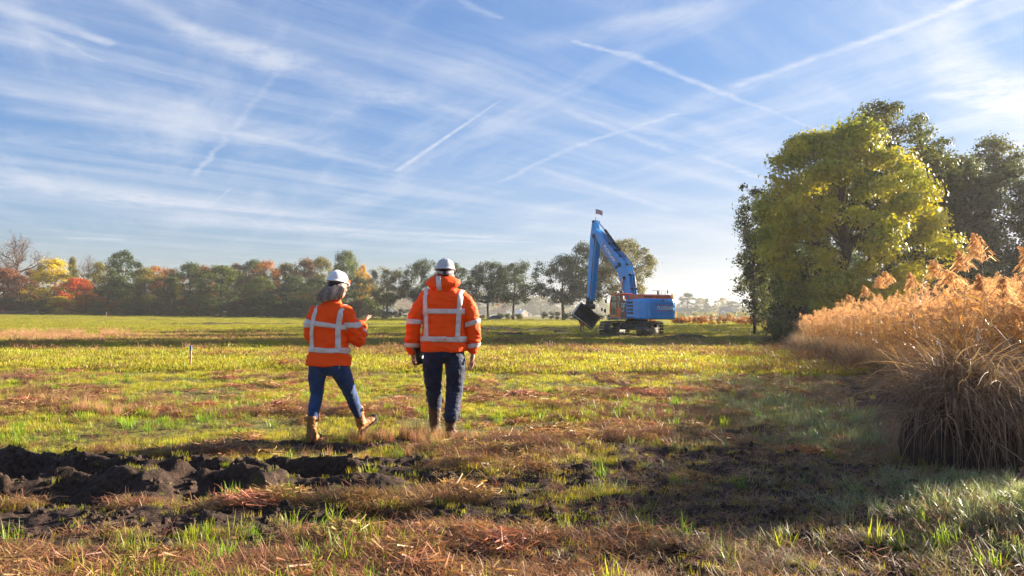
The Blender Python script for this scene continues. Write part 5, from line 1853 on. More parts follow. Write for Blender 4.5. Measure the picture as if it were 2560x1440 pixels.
    tape('reflective_band', B, ringpath((0, 0), .22, .16, .955, 0, 2 * math.pi, 110, -.03), (0, 0, 1), .054, M_TAPE, jk)
    for xb, xt in ((-.148, -.128), (.118, .128)):
        pth = [(xb + (xt - xb) * t + (.018 * math.sin(t * 3.1)) * (1 if xb < 0 else .8) * -1, -.22, .975 + .345 * t) for t in np.linspace(0, 1, 46)]
        pth += [(xt + .002 * k, -.14 + .03 * k, 1.345 + .006 * k) for k in range(1, 6)]
        tape('reflective_band', B, pth, (1, 0, 0), .050, M_TAPE, jk, .0062, behind=1.34)
    tape('reflective_band', B, ringpath((.220, .0), .09, .09, 1.205, 0, 2 * math.pi, 44, .05), (0, 0, 1), .056, M_TAPE, jk)
    tape('reflective_band', B, ringpath((-.186, .0), .085, .085, 1.205, 0, 2 * math.pi, 44, .0), (0, 0, 1), .054, M_TAPE, jk)
    dv = Vector((.1, .6, .7)).normalized()
    tape('reflective_band', B, [Vector((.292, .125, 1.13)) + (Vector((1, 0, 0)) * math.cos(a) + Vector((0, -.76, .65)) * math.sin(a)) * .075 for a in np.linspace(0, 2 * math.pi, 40)], tuple(dv), .045, M_TAPE, jk)
    0 and tape('reflective_piping', B, [(.26 + .03 * math.sin(t * 3), -.04, 1.32 - .2 * t) for t in np.linspace(0, 1, 30)], (.6, -.8, 0), .008, M_TAPE, jk, .004, 3)
    # drawcord at the hem
    dc = MB(); dc.tube([(.135, -.135, .81), (.137, -.142, .79), (.134, -.143, .772)], .0025, 6); dc.build('drawcord', M_TAPE, jk)
    helmet(e, hc + Vector((-.004, -.012, .068)), YAW, -.16, M_HELM, .06, .88, True, 1)
    ex = MB(); ex.cbox((hc.x + .100, hc.y + .02, hc.z + .060), (.012, .045, .03), .004, R); ex.build('orange_clip', M_HIVIS, bpy.data.objects[[o.name for o in e.children if o.name.startswith('helmet')][0]])
    return e
build_woman()

def small_person(x, y, z, label, sitting=False, parent_rot=0):
    e = empty('person', (x, y, z), parent_rot, label, 'person')
    b = MB(); head(b, (0, 0, 1.66), 0, 1); b.tube([(0, 0, 1.45), (0, 0, 1.6)], [.06, .055], 12)
    b.limb([(-.19, 0, 1.42), (-.25, 0, 1.15), (-.22, .12, .93)], [.05, .04, .03], 10)
    b.limb([(.19, 0, 1.42), (.25, 0, 1.15), (.22, .12, .93)], [.05, .04, .03], 10)
    hand(b, (-.22, .12, .93), (0, .2, -1), (1, 0, 0), 1, .18, .4); hand(b, (.22, .12, .93), (0, .2, -1), (-1, 0, 0), -1, .18, .4)
    b.loft([(0, 0, .85, .15, .1), (0, 0, 1.3, .17, .1), (0, 0, 1.48, .1, .07)], 18)
    if not sitting:
        b.limb([(-.1, 0, .9), (-.11, 0, .1)], [.07, .04], 10); b.limb([(.1, 0, .9), (.11, 0, .1)], [.07, .04], 10)
    b.fused('body', M_SKIN, e, .012, 1)
    c = MB()
    c.loft([(0, 0, .82, .2, .14), (0, 0, 1.1, .19, .13), (0, 0, 1.4, .2, .13), (0, 0, 1.5, .1, .09)], 24)
    c.limb([(-.18, 0, 1.40), (-.26, 0, 1.15), (-.23, .1, .97)], [.08, .07, .05], 14); c.limb([(.18, 0, 1.40), (.26, 0, 1.15), (.23, .1, .97)], [.08, .07, .05], 14)
    c.fused('jacket', M_HIVIS, e, .014, 2)
    if not sitting:
        j = MB(); j.loft([(0, 0, .72, .16, .12), (0, 0, .9, .17, .13)], 20)
        j.limb([(-.1, 0, .85), (-.12, .02, .5), (-.13, 0, .1)], [.1, .08, .075], 14); j.limb([(.1, 0, .85), (.13, .05, .5), (.14, .06, .1)], [.1, .08, .075], 14)
        j.fused('trousers', M_JEAN_D, e, .014, 2)
        s = MB()
        for q in (-.13, .14): s.cbox((q, .05, .05), (.1, .28, .1), .03)
        s.build('boots', M_SOLE, e)
    helmet(e, (0, 0, 1.72), 0, -.1, M_HELM)
    return e
# ------------------------------------------------------------------ excavator
def m_paint(name, col, rough=.28, dirt=.35, var=.06):
    m, T = newmat(name)
    c = T.n('ShaderNodeTexCoord').outputs['Object']
    g = T.n('ShaderNodeSeparateXYZ'); T.link(c, g.inputs[0])
    n = T.noise(c, 1.6, 6, .7); n2 = T.noise(c, 14, 5, .65)
    a = tuple(x * (1 - var) for x in col); b = tuple(min(1, x * (1 + var)) for x in col)
    base = T.mix(T.smooth(n, .3, .7), (*a, 1), (*b, 1))
    d = T.math('MULTIPLY', T.smooth(n2, .52, .75), dirt)
    base = T.mix(d, base, (.10, .085, .07, 1))
    p = princ(T, base, T.math('ADD', rough, T.math('MULTIPLY', d, .5)), 0, .5, n2, .08, .01, **{'Coat Weight': .3, 'Coat Roughness': .15})
    return finish(m, T, p.outputs[0])
P_BLUE = m_paint('blue_paint', (.008, .30, .80), .25, .14)
P_RED = m_paint('orange_red_paint', (.62, .085, .022), .35, .15)
P_CAB = m_paint('orange_cab_paint', (.72, .13, .015), .35, .1)
P_GREY = m_paint('dark_grey_panel', (.045, .05, .065), .4, .2)
M_STEEL = m_plain('muddy_track_steel', (.060, .050, .046), .55, .4, .5, .5, 8, .5, .01)
M_SHOE = m_plain('polished_track_shoe', (.085, .078, .074), .38, .7, .5, .4, 7, .4, .01)
M_BUCK = m_plain('bucket_steel', (.035, .030, .030), .5, .4, .5, .5, 5, .5, .01)
M_EDGE = m_plain('worn_cutting_edge', (.48, .47, .46), .3, .8, .5, .25, 6, .3, .005)
M_CHROME = m_plain('chrome_rod', (.7, .7, .72), .12, 1.0, .5, .05)
M_BLACK = m_plain('black_rubber', (.012, .012, .013), .6, 0, .4, .3, 12)
M_WHITEP = m_plain('white_lettering', (.80, .80, .80), .5, 0, .4, .03)
M_REDL = m_plain('red_frame_line', (.55, .05, .06), .5, 0, .4, .03)
M_YEL = m_plain('yellow_mark', (.75, .45, .02), .5)
def m_glass(name, col=(.02, .03, .03), a=.5):
    m, T = newmat(name)
    p = princ(T, col, .05, 0, .8)
    t = T.n('ShaderNodeBsdfTransparent'); t.inputs[0].default_value = (.75, .85, .82, 1)
    mx = T.n('ShaderNodeMixShader'); mx.inputs[0].default_value = a
    T.link(p.outputs[0], mx.inputs[1]); T.link(t.outputs[0], mx.inputs[2])
    return finish(m, T, mx.outputs[0])
M_GLASS = m_glass('window_glass', a=.6)
M_DGLASS = m_glass('dark_car_glass', (.02, .025, .03), .25)

def lettering(text, name, m, parent, size, origin, ux, uy, depth=.006, width=None, bold=.0, spacing=1.0, align='CENTER'):
    """text as a thin raised mesh: origin, reading direction ux, up direction uy"""
    cu_ = bpy.data.curves.new(name, 'FONT')
    cu_.body = text; cu_.size = size; cu_.extrude = depth; cu_.align_x = align; cu_.align_y = 'CENTER'; cu_.offset = bold; cu_.space_character = spacing
    o = bpy.data.objects.new(name, cu_); COL.objects.link(o)
    dg = bpy.context.evaluated_depsgraph_get()
    me = bpy.data.meshes.new_from_object(o.evaluated_get(dg))
    bpy.data.objects.remove(o); bpy.data.curves.remove(cu_)
    ux, uy = Vector(ux).normalized(), Vector(uy).normalized(); uz = ux.cross(uy)
    xs = [v.co.x for v in me.vertices]
    k = (width / (max(xs) - min(xs))) if width else 1
    for v in me.vertices:
        v.co = Vector(origin) + ux * v.co.x * k + uy * v.co.y + uz * v.co.z
    me.update()
    return link(name, me, m, parent)

def excavator():
    C = at(1592, 800, 60.0)
    zc_ = float(terrain(C.x, C.y))
    e = empty('excavator', (C.x, C.y, zc_), 0, 'large blue crawler excavator with orange cab, raised boom and hanging bucket', 'excavator')
    LOW, UP = rad(-22), rad(24)
    # machine frames: u = forward, l = left
    def frame(a):
        u = Vector((-math.sin(a), math.cos(a), 0)); l = Vector((-math.cos(a), -math.sin(a), 0))
        return u, l
    Z = Vector((0, 0, 1))
    ul, ll = frame(LOW)
    uu, lu = frame(UP)
    lo = lambda u, l, z: ul * u + ll * l + Z * z + Vector((-.35, 0, 0))
    up = lambda u, l, z: uu * u + lu * l + Z * z
    ML = Matrix((ul, ll, Z)).transposed(); MU = Matrix((uu, lu, Z)).transposed()
    # ---- undercarriage
    mb = MB(); mb.cbox((-.2, 0, .78), (2.6, 1.9, .5), .08, ML); mb.cbox(lo(.9, 0, .72), (.5, 3.0, .42), .06, ML); mb.cbox(lo(-.9, 0, .72), (.5, 3.0, .42), .06, ML)
    mb.build('car_body', M_STEEL, e)
    mb = MB(); mb.cyl((0, 0, .98), (0, 0, 1.42), .95, 32); mb.cyl((0, 0, 1.1), (0, 0, 1.2), 1.05, 32); mb.build('slewing_ring', M_BLACK, e, True)
    HL, RR = 3.05, .58
    shoe = MB()
    shoe.cbox((0, 0, 0), (.228, 1.04, .035), .008)
    for q in (-.06, .0, .06): shoe.box((q, 0, .03), (.014, 1.03, .035))
    shoe_me = shoe.mesh('track_shoe'); shoe_me.materials.append(M_SHOE)
    for sd_ in (-1, 1):
        lc = 1.55 * sd_
        tr = MB()
        # side frame
        tr.prism([(-HL, .34), (-HL + .1, .66), (HL - .1, .66), (HL, .34), (HL - .3, .22), (-HL + .3, .22)], lambda u, z, w: lo(u, lc + w, z + .02), -.20, .20)
        t = tr.build('track', M_STEEL, e)
        for (q, r_) in ((-HL, .48), (HL, .48)):
            w = MB(); w.cyl(lo(q, lc - .14, .60), lo(q, lc + .14, .60), r_, 24); w.cyl(lo(q, lc - .24, .60), lo(q, lc + .24, .60), .17, 16)
            w.build('sprocket' if q < 0 else 'idler', M_BLACK, t, False)
        for k in range(7):
            w = MB(); q = -HL + .75 + k * (2 * HL - 1.5) / 6; w.cyl(lo(q, lc - .22, .22), lo(q, lc + .22, .22), .15, 14); w.build('roller', M_BLACK, t)
        for k in (-.8, .8):
            w = MB(); w.cyl(lo(k, lc - .2, .98), lo(k, lc + .2, .98), .13, 12); w.build('top_roller', M_BLACK, t)
        # shoes round the loop
        loop = []
        per = 4 * HL + 2 * math.pi * RR
        N = 58
        for k in range(N):
            s = per * k / N
            if s < 2 * HL: pos, ang = (-HL + s, .60 + RR), 0
            elif s < 2 * HL + math.pi * RR:
                a = (s - 2 * HL) / RR; pos, ang = (HL + RR * math.sin(a), .60 + RR * math.cos(a)), -a
            elif s < 4 * HL + math.pi * RR:
                q = s - 2 * HL - math.pi * RR; pos, ang = (HL - q, .60 - RR), -math.pi
            else:
                a = (s - 4 * HL - math.pi * RR) / RR; pos, ang = (-HL - RR * math.sin(a), .60 - RR * math.cos(a)), -math.pi - a
            o = bpy.data.objects.new('track_shoe', shoe_me); COL.objects.link(o); o.parent = t
            sag = -.03 * math.sin(k * .9) if ang == 0 else 0
            o.matrix_local = Matrix.Translation(lo(pos[0], lc, pos[1] + sag)) @ (ML @ Matrix.Rotation(-ang, 3, 'Y')).to_4x4()
        mudm = MB()
        g = random.Random(5 + sd_)
        for k in range(26):
            q = g.uniform(-HL - .4, HL + .4); mudm.ell(lo(q, lc + g.uniform(-.42, .42), g.uniform(.02, .12)), (g.uniform(.1, .22), g.uniform(.1, .2), g.uniform(.05, .12)), None, 8, 6)
        mo = mudm.build('caked_mud', M_SOIL, t); mo['kind'] = 'stuff'
    # ---- deck
    mb = MB(); mb.cbox(up(-.5, 0, 1.50), (5.2, 3.1, .16), .03, MU); mb.build('deck', P_GREY, e)
    mb = MB(); mb.cbox(up(.35, 1.66, 1.50), (3.4, .34, .07), .02, MU); mb.build('side_step', M_EDGE, e)
    for k in range(7):
        w = MB(); w.cbox(up(-1.1 + k * .45, 1.72, 1.42), (.06, .22, .10), .01, MU); w.build('step_bracket', M_BLACK, e)
    # ---- counterweight: rear block with rounded, chamfered corners
    prof = [(-1.75, -2.05), (-1.75, -3.0), (-1.52, -3.42), (-1.15, -3.62), (1.15, -3.62), (1.52, -3.42), (1.75, -3.0), (1.75, -2.05)]   # (l,u)
    cw = MB()
    n = len(prof)
    zs = [(1.44, .965), (1.56, 1.0), (2.2, 1.0), (2.85, 1.0), (3.08, .985), (3.16, .955)]
    v, f = [], []
    for z, s in zs:
        for (l, u) in prof:
            v.append(up(-2.05 + (u + 2.05) * s - (.06 if z > 3 else 0) * (u < -2.1) * -1, l * s, z))
    for i in range(len(zs) - 1):
        for k in range(n): f.append((i * n + k, i * n + (k + 1) % n, (i + 1) * n + (k + 1) % n, (i + 1) * n + k))
    f.append(tuple(range(n))[::-1]); f.append(tuple((len(zs) - 1) * n + k for k in range(n)))
    cw.add(v, f)
    cwo = cw.build('counterweight', P_BLUE, e)
    bv = cwo.modifiers.new('b', 'BEVEL'); bv.width = .05; bv.segments = 3; bv.limit_method = 'ANGLE'; bv.angle_limit = .5
    # raised field on the back and the lettering in its red frame
    mb = MB(); mb.cbox(up(-3.625, -.28, 2.45), (.03, 1.75, 1.0), .012, MU); mb.build('rear_panel', P_BLUE, cwo)
    yb = -3.652
    lettering('PLOEGAM', 'lettering', M_WHITEP, cwo, .40, up(yb - .004, -.32, 2.38), -lu, Z, .004, 1.62, .012)
    fw, fh = 2.0, .46
    for (cl, cz, w, h) in ((-.32, 2.38 + fh / 2, fw, .035), (-.32, 2.38 - fh / 2, fw, .035), (-.32 - fw / 2, 2.38, .035, fh), (-.32 + fw / 2, 2.38, .035, fh)):
        q = MB(); q.box(up(yb, cl, cz), (.02, w + (.035 if w > 1 else -.04), h), MU); q.build('frame_line', M_REDL, cwo)
    q = MB(); q.cyl(up(-3.60, -.1, 3.02), up(-3.68, -.1, 3.02), .07, 14); q.build('lifting_eye', M_BLACK, cwo)
    # ---- left side panel with louvres, grey panel behind the cab
    sp = MB(); sp.cbox(up(-1.50, 1.50, 2.32), (1.22, .42, 1.50), .05, MU); s1 = sp.build('side_panel', P_BLUE, e)
    for k in range(4):
        z = 2.02 + k * .30 - .08
        w = MB(); w.cbox(up(-1.50, 1.722, z), (.86, .02, .17), .005, MU); lv = w.build('louvre', M_BLACK, s1)
        for j in range(3):
            w = MB(); w.box(up(-1.50, 1.736, z - .05 + j * .05), (.84, .02, .018), MU @ Matrix.Rotation(.6, 3, 'X')); w.build('slat', P_GREY, lv)
    sp = MB(); sp.prism([(-.88, 1.58), (-.12, 1.58), (-.12, 2.45), (-.30, 2.95), (-.88, 3.05)], lambda u, z, w: up(u, 1.50 + w, z), -.21, .21)
    s2 = sp.build('grey_side_panel', P_GREY, e)
    lettering('CAT', 'lettering', M_WHITEP, s2, .50, up(-.50, 1.724, 2.62), -uu, Z, .004, .62, .014)
    w = MB(); w.prism([(-.62, 2.34), (-.40, 2.34), (-.51, 2.53)], lambda u, z, w_: up(u, w_, z), 1.726, 1.738); w.build('yellow_triangle', M_YEL, s2)
    lettering('349', 'lettering', M_WHITEP, s2, .22, up(-.42, 1.724, 2.12), -uu, Z, .004, .36, .006)
    w = MB(); w.prism([(-.84, 1.60), (-.72, 1.60), (-.66, 1.85), (-.74, 2.15), (-.80, 2.15), (-.80, 1.85)], lambda u, z, w_: up(u, w_, z), 1.716, 1.728); w.build('red_stripe', M_REDL, s2)
    # right side body and engine deck
    sp = MB(); sp.cbox(up(-.9, -1.45, 2.25), (2.6, .5, 1.45), .06, MU); sp.build('right_body', P_BLUE, e)
    sp = MB(); sp.cbox(up(-1.1, 0, 2.25), (1.9, 2.4, 1.3), .04, MU); sp.build('engine_body', P_GREY, e)
    for (c0_, c1_, lz) in ((1.42, -.12, 3.17), (-.18, -1.35, 3.17)):
        sp = MB()
        w0 = (c0_ + c1_) / 2
        pr = [(-3.2, 3.10), (-3.15, 3.42), (-3.0, 3.52), (-1.2, 3.55), (-1.02, 3.42), (-.98, 3.10)]
        sp.prism(pr, lambda u, z, w_: up(u, w_, z), c1_, c0_)
        h = sp.build('engine_hood', P_RED, e)
        b_ = h.modifiers.new('b', 'BEVEL'); b_.width = .06; b_.segments = 3; b_.limit_method = 'ANGLE'
        if c0_ > 1:
            for k in range(3):
                w = MB(); w.cbox(up(-3.165, 1.30 - k * .26, 3.30), (.05, .19, .10), .01, MU); w.build('vent', M_BLACK, h)
        w = MB(); w.cbox(up(-3.17, (c0_ + c1_) / 2 - .3, 3.16), (.05, .14, .05), .01, MU); w.build('latch', M_EDGE, h)
    # handrails, mirror, exhaust on the deck
    for (a, b, c) in ((.25, -.55, 3.86), (-.75, -1.1, 3.86)):
        w = MB(); w.tube([up(-2.6, a, 3.5), up(-2.6, a, c), up(-2.6, b, c), up(-2.6, b, 3.5)], .022, 6); w.build('handrail', M_BLACK, e)
    w = MB(); w.cbox(up(-2.7, -1.28, 3.78), (.06, .12, .26), .02, MU); w.tube([up(-2.7, -1.22, 3.4), up(-2.7, -1.28, 3.66)], .02, 6); w.build('rear_mirror', M_BLACK, e)
    w = MB(); w.cyl(up(-2.0, -.8, 3.5), up(-2.0, -.8, 3.85), .09, 14); w.build('exhaust', M_BLACK, e)
    # ---- cab
    cb = MB()
    prof = [(-.12, 1.62), (1.62, 1.62), (1.72, 2.2), (1.66, 3.0), (1.42, 3.55), (-.12, 3.58)]
    # posts and rails so that one can look through
    def bar(p, q, t=.085): cb.tube([p, q], t / 1.3, 4)
    for l in (1.66, .62):
        P_ = [up(u, l, z) for u, z in prof]
        for i in range(len(P_)): bar(P_[i], P_[(i + 1) % len(P_)])
        bar(up(.62, l, 1.62), up(.62, l, 3.56), .10)
    for (u, z) in prof: bar(up(u, 1.66, z), up(u, .62, z))
    cab = cb.build('cab', P_CAB, e)
    w = MB(); w.cbox(up(.66, 1.14, 3.60), (1.75, 1.16, .12), .04, MU); w.build('cab_roof', P_RED, cab)
    w = MB(); w.cbox(up(.66, 1.14, 1.66), (1.7, 1.10, .12), .03, MU); w.build('cab_floor', P_CAB, cab)
    w = MB(); w.cbox(up(-.10, 1.14, 2.2), (.06, 1.04, 1.1), .02, MU); w.build('cab_back', P_CAB, cab)
    w = MB(); w.cbox(up(.26, 1.665, 2.02), (.60, .05, .72), .015, MU); w.build('door_panel', P_CAB, cab)
    for nm, (u0, u1, z0, z1) in (('side_window', (-.06, .57, 2.42, 3.48)), ('door_window', (.70, 1.56, 1.78, 3.42))):
        w = MB(); w.cbox(up((u0 + u1) / 2, 1.675, (z0 + z1) / 2), (u1 - u0, .012, z1 - z0), .003, MU); w.build(nm, M_GLASS, cab)
    w = MB(); w.cbox(up(1.15, 1.69, 2.55), (.88, .03, .05), .01, MU); w.build('window_bar', P_CAB, cab)
    w = MB(); w.cbox(up(1.68, 1.14, 2.6), (.012, .95, 1.6), .003, MU); w.build('windscreen', M_GLASS, cab)
    w = MB(); w.cbox(up(.35, 1.1, 2.1), (.5, .5, .15), .04, MU); w.cbox(up(.12, 1.1, 2.5), (.12, .5, .75), .04, MU); w.build('operator_seat', M_BLACK, cab)
    w = MB(); w.cbox(up(1.55, 1.45, 3.72), (.16, .2, .13), .02, MU); w.build('work_light', M_YEL, cab)
    w = MB(); w.tube([up(1.70, 1.70, 3.3), up(1.95, 1.95, 3.2), up(1.95, 1.95, 2.9)], .02, 6); w.cbox(up(1.95, 1.96, 3.0), (.05, .2, .34), .02, MU); w.build('mirror', M_BLACK, cab)
    w = MB(); w.tube([up(1.75, 1.6, 1.62), up(2.35, 1.75, 1.75), up(2.35, 1.75, 2.3)], .025, 6); w.cbox(up(2.35, 1.80, 2.15), (.08, .22, .32), .03, MU); w.cbox(up(2.35, 2.12, 2.25), (.08, .16, .30), .03, MU); w.build('front_mirror', M_BLACK, cab)
    # ---- boom (u,z) plane, centred at l = .0
    def boomp(u, z, w): return up(u, w - .05, z)
    lower = [(.60, 2.05), (1.05, 2.25), (1.50, 3.35), (2.32, 5.10), (2.72, 5.68), (4.50, 7.20), (6.30, 8.95), (6.78, 9.50)]
    upper = [(6.95, 9.85), (6.65, 10.1), (6.20, 9.85), (3.95, 8.15), (2.05, 6.92), (1.22, 6.2), (.80, 5.25), (.35, 3.0), (.15, 2.3)]
    bm_ = MB(); bm_.prism(lower + upper, boomp, -.34, .34)
    bo = bm_.build('boom', P_BLUE, e)
    b_ = bo.modifiers.new('b', 'BEVEL'); b_.width = .025; b_.segments = 2; b_.limit_method = 'ANGLE'
    # pins and bosses
    for (u, z, r_) in ((2.35, 6.35, .2), (1.55, 5.1, .17), (2.85, 6.15, .14), (.62, 2.3, .22)):
        w = MB(); w.cyl(boomp(u, z, -.42), boomp(u, z, .42), r_, 18); w.build('pin', M_BLACK, bo)
    # lettering along the boom
    d = Vector((6.25 - 2.65, 9.05 - 5.85)); d.normalize()
    rd = -(uu * d.x + Z * d.y); ru = (uu * d.y * -1 + Z * d.x)
    oc = Vector(((lower[4][0] + upper[2][0]) / 2 + .18, (lower[4][1] + upper[2][1]) / 2))
    oc = Vector((4.05, 7.50))
    org = up(oc.x, .298, oc.y)
    lettering('PLOEGAM', 'lettering', M_WHITEP, bo, .50, org, rd, ru, .004, 2.45, .014)
    for (a, b, w_, h_) in ((0, .33, 2.85, .04), (0, -.33, 2.85, .04), (1.42, 0, .04, .66), (-1.42, 0, .04, .66)):
        c_ = org + rd * a + ru * b
        q = MB(); q.box(c_, (w_, h_, .012), Matrix((rd, ru, rd.cross(ru))).transposed()); q.build('frame_line', M_REDL, bo)
    # hydraulic lines over the back of the boom
    for k in range(5):
        l_ = -.24 + k * .11
        w = MB(); w.tube([up(u - .12, l_, z + .10) for u, z in ((.25, 3.2), (.70, 5.25), (1.17, 6.2), (1.95, 6.89), (3.95, 8.2), (5.6, 9.45))], .03, 5); w.build('hydraulic_pipe', P_BLUE if k % 2 else M_BLACK, bo)
    for k in range(6):
        u, z = [(.62, 4.0), (.98, 5.25), (1.45, 6.22), (2.5, 7.0), (3.4, 7.62), (4.4, 8.35)][k]
        w = MB(); w.cbox(up(u - .14, -.05, z + .12), (.12, .74, .16), .02, MU @ Matrix.Rotation(-.7, 3, 'Y')); w.build('pipe_clamp', M_BLACK, bo)
    # stick cylinder on top of the boom
    w = MB(); w.cyl(up(3.0, -.05, 7.85), up(5.35, -.05, 9.85), .135, 16); w.cbox(up(2.95, -.05, 7.8), (.3, .35, .3), .05, MU); sc_ = w.build('stick_cylinder', M_BLACK, e)
    w = MB(); w.cyl(up(5.3, -.05, 9.81), up(6.85, -.05, 10.95), .075, 12); w.build('piston_rod', M_CHROME, sc_)
    # boom cylinders
    for q in (-.52, .42):
        w = MB(); w.cyl(up(1.55, q, 1.95), up(1.86, q, 3.9), .13, 16); cyl_ = w.build('boom_cylinder', P_GREY, e)
        w = MB(); w.cyl(up(1.84, q, 3.8), up(1.58, q, 5.1), .075, 12); w.build('piston_rod', M_CHROME, cyl_)
    # ---- stick
    st = MB()
    sl = [(6.55, 9.05), (6.62, 9.9), (6.95, 11.0), (7.25, 11.05), (7.42, 10.6), (7.75, 9.2), (8.0, 7.2), (8.28, 4.1), (8.2, 3.2), (7.95, 3.05), (7.55, 3.3), (6.9, 7.0)]
    st.prism(sl, boomp, -.27, .27)
    so = st.build('stick', P_BLUE, e)
    b_ = so.modifiers.new('b', 'BEVEL'); b_.width = .025; b_.segments = 2; b_.limit_method = 'ANGLE'
    for (u, z, r_) in ((6.95, 9.45, .21), (7.05, 10.85, .13), (8.0, 3.35, .15)):
        w = MB(); w.cyl(boomp(u, z, -.38), boomp(u, z, .38), r_, 16); w.build('pin', M_BLACK, so)
    w = MB(); w.cyl(up(7.98, -.05, 8.6), up(8.45, -.05, 5.4), .12, 14); bc = w.build('bucket_cylinder', P_GREY, e)
    w = MB(); w.cyl(up(8.44, -.05, 5.5), up(8.62, -.05, 3.6), .07, 12); w.build('piston_rod', M_CHROME, bc)
    for k in (-.2, .05, .22):
        w = MB(); w.tube([up(6.7, .30 + k * .1, 9.6), up(6.62, .33 + k * .2, 9.1), up(6.85, .31, 8.2), up(7.4, .30 + k * .1, 4.6), up(7.62, .31, 3.3)], .028, 5); w.build('hydraulic_hose', M_BLACK, so)
    w = MB(); w.tube([up(6.9, .1, 11.0), up(6.75, .2, 11.25), up(6.6, .25, 10.9)], .02, 6); w.build('grab_rail', M_BLACK, so)
    # linkage and quick coupler
    w = MB(); w.cyl(up(8.62, -.25, 3.55), up(8.62, .15, 3.55), .09, 12); w.cbox(up(8.45, -.05, 3.1), (.14, .5, .95), .03, MU @ Matrix.Rotation(-.35, 3, 'Y')); w.cbox(up(8.3, -.05, 3.5), (.7, .5, .12), .03, MU); w.build('bucket_link', M_BUCK, e)
    w = MB(); w.cbox(up(8.15, -.05, 2.62), (.95, .80, .45), .06, MU); w.cbox(up(8.1, -.05, 2.95), (.4, .62, .5), .05, MU); w.cyl(up(8.1, -.55, 2.5), up(8.1, .45, 2.5), .16, 16); w.build('quick_coupler', M_BUCK, e)
    # ---- wide tilted bucket, opening towards the field in front
    Yb = 67.2
    A_, B_ = at(1432, 786, Yb) - Vector(e.location), at(1479, 821, Yb) - Vector(e.location)      # cutting edge ends
    Wd = (B_ - A_); Wn = Wd.normalized()
    back = (uu * .35 + Vector((0, 1, 0)) * .95); back = (back - Wn * back.dot(Wn)).normalized()
    Un = Wn.cross(back); Un = Un if Un.z > 0 else -Un
    # section in (b = back, u = up): lip at the bottom, round back, top edge
    sec = [(-.25, 0), (.35, -.10), (.85, .05), (1.15, .45), (1.20, .90), (.95, 1.25), (.55, 1.42), (.05, 1.45)]
    L = Wd.length
    v, f = [], []
    for t in (0, L):
        for b, u in sec: v.append(A_ + Wn * t + back * b + Un * u)
    m_ = len(sec)
    f = [(i, i + 1, m_ + i + 1, m_ + i) for i in range(m_ - 1)]
    o = link('bucket', mesh_py('bucket', v, f), M_BUCK, e)
    s_ = o.modifiers.new('t', 'SOLIDIFY'); s_.thickness = .05; s_.offset = 0
    for t in (-.03, L + .03):
        w = MB(); w.prism(sec, lambda b, u, w_: A_ + Wn * (t + w_) + back * b + Un * u, -.025, .025); w.build('side_plate', M_BUCK, o)
        w = MB()
        w.prism([(-.30, -.02), (-.12, -.02), (.17, 1.47), (-.02, 1.50)], lambda b, u, w_: A_ + Wn * (t + w_) + back * b + Un * u, -.04, .04); w.build('side_edge', M_EDGE if t < 0 else M_BUCK, o)
    w = MB(); w.prism([(-.36, -.035), (-.36, .02), (-.05, .03), (-.05, -.06)], lambda b, u, w_: A_ + Wn * w_ + back * b + Un * u, -.05, L + .05); w.build('cutting_edge', M_EDGE, o)
    # ears up to the coupler
    cpl = up(8.1, -.05, 2.5)
    mid = A_ + Wn * L * .55 + back * .75 + Un * 1.38
    w = MB()
    for q in (-.3, .3):
        w.tube([mid + Wn * q, cpl + lu * q * .9], [.16, .13], 6)
    w.build('tilt_bracket', M_BUCK, o)
    # ---- operator
    op = up(.32, 1.1, 1.30)
    small_person(C.x + op.x, C.y + op.y, zc_ + op.z + .02, 'operator in orange jacket seated inside the orange digger cab', True, UP)
    # ---- flag on the stick head
    fp = Vector(e.location) + up(7.08, -.05, 11.0)
    fe = empty('flag', fp, 0, 'small red and white checked flag on top of the digger arm', 'flag')
    w = MB(); w.cyl((0, 0, 0), (0, 0, 1.18), .014, 8); w.build('pole', M_EDGE, fe)
    v, f, n_ = [], [], 10
    for j in range(7):
        for i in range(n_ + 1):
            t = i / n_
            v.append((t * .66, .06 * math.sin(t * 6), 1.12 - .12 * t + -.06 * t * t - (j / 6) * .46 + .02 * math.sin(t * 5)))
    for j in range(6):
        for i in range(n_): f.append((j * (n_ + 1) + i, j * (n_ + 1) + i + 1, (j + 1) * (n_ + 1) + i + 1, (j + 1) * (n_ + 1) + i))
    me = mesh_py('cloth', v, f)
    uvl = me.uv_layers.new(name='uv')
    for p in me.polygons:
        for li in p.loop_indices:
            vi = me.loops[li].vertex_index
            uvl.data[li].uv = ((vi % (n_ + 1)) / n_, (vi // (n_ + 1)) / 6)
    m, T = newmat('checked_flag')
    uv = T.n('ShaderNodeUVMap', uv_map='uv')
    ck = T.n('ShaderNodeTexChecker'); ck.inputs['Scale'].default_value = 1
    mp = T.vmath('MULTIPLY', uv.outputs[0], (6, 4, 1)); T.link(T.vmath('ADD', mp, (.001, .001, .5)), ck.inputs[0])
    ck.inputs[1].default_value = (.42, .02, .03, 1); ck.inputs[2].default_value = (.72, .68, .70, 1)
    p = princ(T, ck.outputs[0], .8); finish(m, T, p.outputs[0])
    link('cloth', me, m, fe, True)
excavator()

# ---- worker behind the bucket
q = at(1455, 832, 71.5)
small_person(q.x, 71.5, float(ground_h(np.array([q.x]), np.array([71.5]))[0][0]), 'distant worker standing behind the digger bucket, only dark trousers showing', False, 0)

